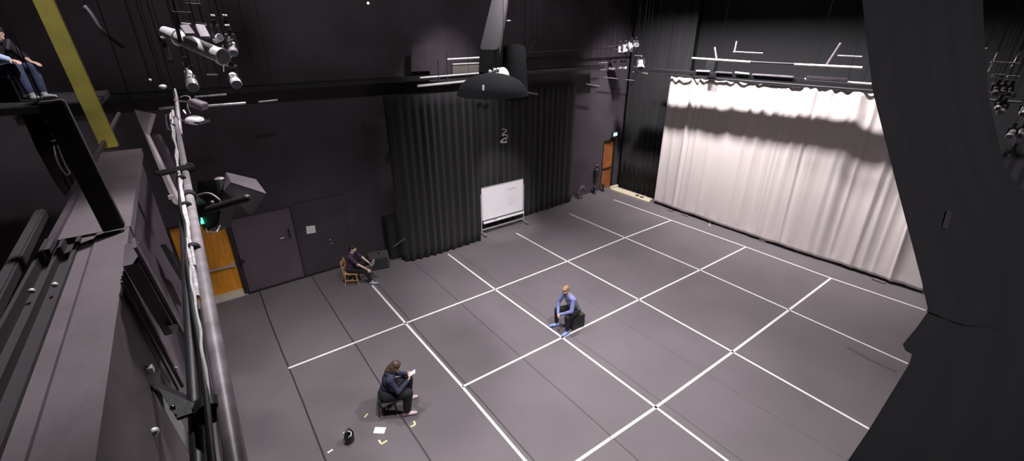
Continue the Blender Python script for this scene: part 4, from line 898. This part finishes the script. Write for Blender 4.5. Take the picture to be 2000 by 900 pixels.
b = BM(); ball(b, j['neck']+V((-.07, 0, .0)), (.08, .11, .07), 18); obj('hood', remeshed(b, .01, 2), 'navy', t)
# phone with light sheet: held, own thing
wpt = Matrix.Translation(WP) @ Matrix.Rotation(rzw, 4, 'Z')
b = BM(); box(b, wpt @ V((.56, .0, .88)), (.16, .11, .012), (Matrix.Rotation(rzw, 3, 'Z') @ Matrix.Rotation(-.5, 3, 'Y'))); tag(obj('note_sheet', b, 'paper', bev=.002), 'small bright white sheet held by the person in the navy hoodie', 'paper')
def chair(loc, rz, label, m, zs=.44, slim=False):
    t = thing('chair', label, 'chair', loc, rz)
    b = BM(); box(b, (0, 0, zs), (.42, .42, .035)); obj('seat', b, m, t, bev=.012)
    for sx in (-1, 1):
        for sy in (-1, 1):
            b = BM(); top = V((.17*sx, .18*sy, zs-.02)); bot = V((.20*sx if sx > 0 else -.215, .19*sy, 0)); cone(b, bot, top, .014, .02, 10); obj('leg', b, m, t)
    for sy in (-1, 1):
        b = BM(); beam(b, (-.19, .18*sy, zs-.03), (-.25, .17*sy, zs+.42), .03, .03, (0, 1, 0)); obj('back_post', b, m, t)
    b = BM(); box(b, (-.245, 0, zs+.36), (.02, .36, .13), Matrix.Rotation(-.13, 3, 'Y')); box(b, (-.225, 0, zs+.18), (.02, .34, .05), Matrix.Rotation(-.13, 3, 'Y')); obj('backrest', b, m, t, bev=.006)
    b = BM()
    for sy in (-1, 1): beam(b, (-.195, .185*sy, .2), (.185, .185*sy, .2), .018, .025)
    beam(b, (0, -.185, .2), (0, .185, .2), .018, .025); obj('stretcher', b, m, t)
    return t
ts = thing('stool', 'small black stool under the person in the navy hoodie', 'stool', WP, rzw)
b = BM(); box(b, (0, 0, .40), (.36, .36, .04)); obj('seat', b, 'black', ts, bev=.01)
for sx in (-1, 1):
    for sy in (-1, 1):
        b = BM(); cone(b, (.18*sx, .18*sy, 0), (.15*sx, .15*sy, .39), .014, .018, 10); obj('leg', b, 'black', ts)
        b = BM(); ball(b, (.18*sx, .18*sy, .012), (.02, .02, .012)); obj('foot', b, 'alu', ts)

# --- person on the wooden chair
BP = V((-.42, 2.92, 0)); rzb = math.radians(-33)
JB = dict(pelvis=(-.06, 0, .53), chest=(-.02, 0, .86), neck=(.05, 0, 1.07), head=(.10, .0, 1.22), face=(.95, -.1, -.3), up=(.3, 0, .95),
          sl=(.04, .19, 1.0), sr=(.04, -.19, 1.0), el=(.26, .22, .82), er=(.24, -.24, .80), wl=(.49, .08, .68), wr=(.50, -.16, .56),
          hdl=(.5, -.3, -.3), hdr=(.5, .1, -.5), pnl=(0, -.4, -.6), pnr=(0, .3, -.6), curl=.7,
          hl=(.02, .10, .51), hr=(.02, -.10, .51), kl=(.44, .26, .60), kr=(.42, -.14, .52), al=(.62, .02, .66), ar=(.56, -.12, .10), tl=(.35, -.25, .75), tr=(1, -.1, 0))
t, P, R, j = make_person('person in plum T-shirt and glasses on the wooden chair, arms reaching forward', BP, rzb, JB, 'skinp', .42, 'plum', 'trousers', 'shoeg')
hair_piece(t, P, R, [((-.02, 0, .045), (.103, .088, .09)), ((-.05, 0, -.01), (.07, .084, .085))], 'dkhair')
b = BM()
for s in (-1, 1): lathe(b, P(.095, s*.032, .01), R @ V((1, 0, 0)), [(0, .024), (.006, .024)], 14)
obj('glasses', b, 'silver', t)
chair(BP+V((-.03, .02, 0)), rzb, 'light wooden chair under the person in the plum T-shirt', 'wood', .42)

# --- person at the far left, on the gallery
GP = at_d(32, 197, 7.3)
rzg = YAW-PI/2
JG = dict(pelvis=(-.10, 0, .44), chest=(.0, 0, .72), neck=(.09, 0, .90), head=(.15, .0, 1.02), face=(.9, 0, -.45), up=(.45, 0, .9),
          sl=(.08, .18, .84), sr=(.09, -.18, .84), el=(.20, .24, .64), er=(.22, -.25, .70), wl=(.36, .14, .60), wr=(.40, -.20, .64),
          hdl=(1, 0, -.3), hdr=(1, 0, -.2), pnl=(0, 0, -1), pnr=(0, .2, -1), curl=.4,
          hl=(-.06, .10, .44), hr=(-.06, -.10, .44), kl=(.36, .14, .52), kr=(.36, -.12, .54), al=(.36, .14, .10), ar=(.42, -.12, .10), tl=(1, 0, 0), tr=(1, -.1, 0))
t, P, R, j = make_person('person with light blue sleeve and jeans sitting on the gallery at the left edge', (GP.x, GP.y, GP.z), rzg, JG, 'skin', .5, 'trousers', 'jeans', 'shoeg')
hair_piece(t, P, R, [((-.02, 0, .045), (.103, .09, .092)), ((-.05, 0, -.01), (.072, .086, .09))], 'dkhair')
b = BM(); cap(b, j['sr'], j['er'], .082, .072); cap(b, j['er'], j['er']+(j['wr']-j['er'])*.85, .07, .048); obj('sleeve', remeshed(b, .009, 2), 'lblue', t)
b = BM(); box(b, (GP.x, GP.y, GP.z-.05), (2.2, 2.2, .1)); tag(obj('gallery_deck', b, 'blackdark'), 'dark gallery deck under the person at the far left', 'deck')
b = BM(); box(b, tuple((Matrix.Translation(GP) @ Matrix.Rotation(rzg, 4, 'Z')) @ V((-.16, 0, .17))), (.36, .38, .33)); tag(obj('low_stool', b, 'blackp', bev=.01), 'low black stool under the person at the far left', 'stool')

# ------------------------------------------------------------------ things lying on the floor near the woman
b = BM(); poly_prism(b, [at_z(u, v, .002) for (u, v) in ((729, 846), (750, 847), (754.5, 834.5), (732.5, 834))], (0, 0, .006)); tag(obj('paper_sheet', b, 'paper', smooth=False), 'white sheet of paper lying on the floor among the yellow tape marks', 'paper')
p = at_z(684, 862, 0)
tbg = thing('tote_bag', 'small open black bag with a pale strap standing on the floor by the white sheet', 'bag', p, .5)
b = BM(); n = 24; prof = [(0, .085), (.02, .095), (.17, .105), (.2, .1)]
lathe(b, (0, 0, 0), (0, 0, 1), prof+[(.19, .09), (.03, .08)]); 
for v_ in b.verts: v_.co.y *= .7
obj('bag_body', b, 'blackp', tbg)
b = BM(); tube(b, smooth_path([(-.08, 0, .19), (-.06, .02, .27), (.0, .03, .30), (.06, .02, .27), (.08, 0, .19)]), .012); obj('handle', b, 'blackp', tbg)
b = BM(); tube(b, smooth_path([(-.06, -.05, .2), (-.02, -.07, .21), (.03, -.04, .24), (.0, .0, .26)]), .008); ball(b, (-.02, -.07, .21), .018); obj('strap_buckle', b, 'silver', tbg)
b = BM(); box(b, (-.03, .08, .22), (.05, .03, .03)); obj('tag', b, 'silver', tbg)

# hangers up to the ceiling for things that hang
for o in list(bpy.data.objects):
    base = o.name.split('.')[0]
    if o.parent is None and base in ('knob', 'lamp_bracket', 'lamp_hood', 'gallery_walkway', 'gallery_floor', 'pipe_riser', 'hanging_cable', 'upright_fitting', 'cap_lamp', 'ceiling_rose', 'curtain_track', 'curtain_pipe', 'shadow_caster', 'tangled_rope', 'ceiling_fitting', 'junction_box', 'cable_clip_bar', 'cable_tray', 'curved_hose', 'knee_strut', 'olive_column', 'air_duct', 'hanging_projector'):
        if o.type == 'MESH':
            vs = [o.location + v.co for v in o.data.vertices]
        else:
            m_ = max((c_ for c_ in o.children if c_.type == 'MESH'), key=lambda c_: len(c_.data.vertices)); vs = [o.matrix_basis @ v.co for v in m_.data.vertices]
        long_ = max(v.y for v in vs)-min(v.y for v in vs) + max(v.x for v in vs)-min(v.x for v in vs)
        if long_ > 5:
            srt = sorted(vs, key=lambda v: v.x+v.y); n = len(srt); picks = [srt[int(n*.02)], srt[int(n*.98)-1]]
        else: picks = [max(vs, key=lambda v: v.z)]
        for p in picks:
            obj('drop_wire', hang(V((p.x, p.y, p.z-.02)), .005), 'pitch', o, world=True)
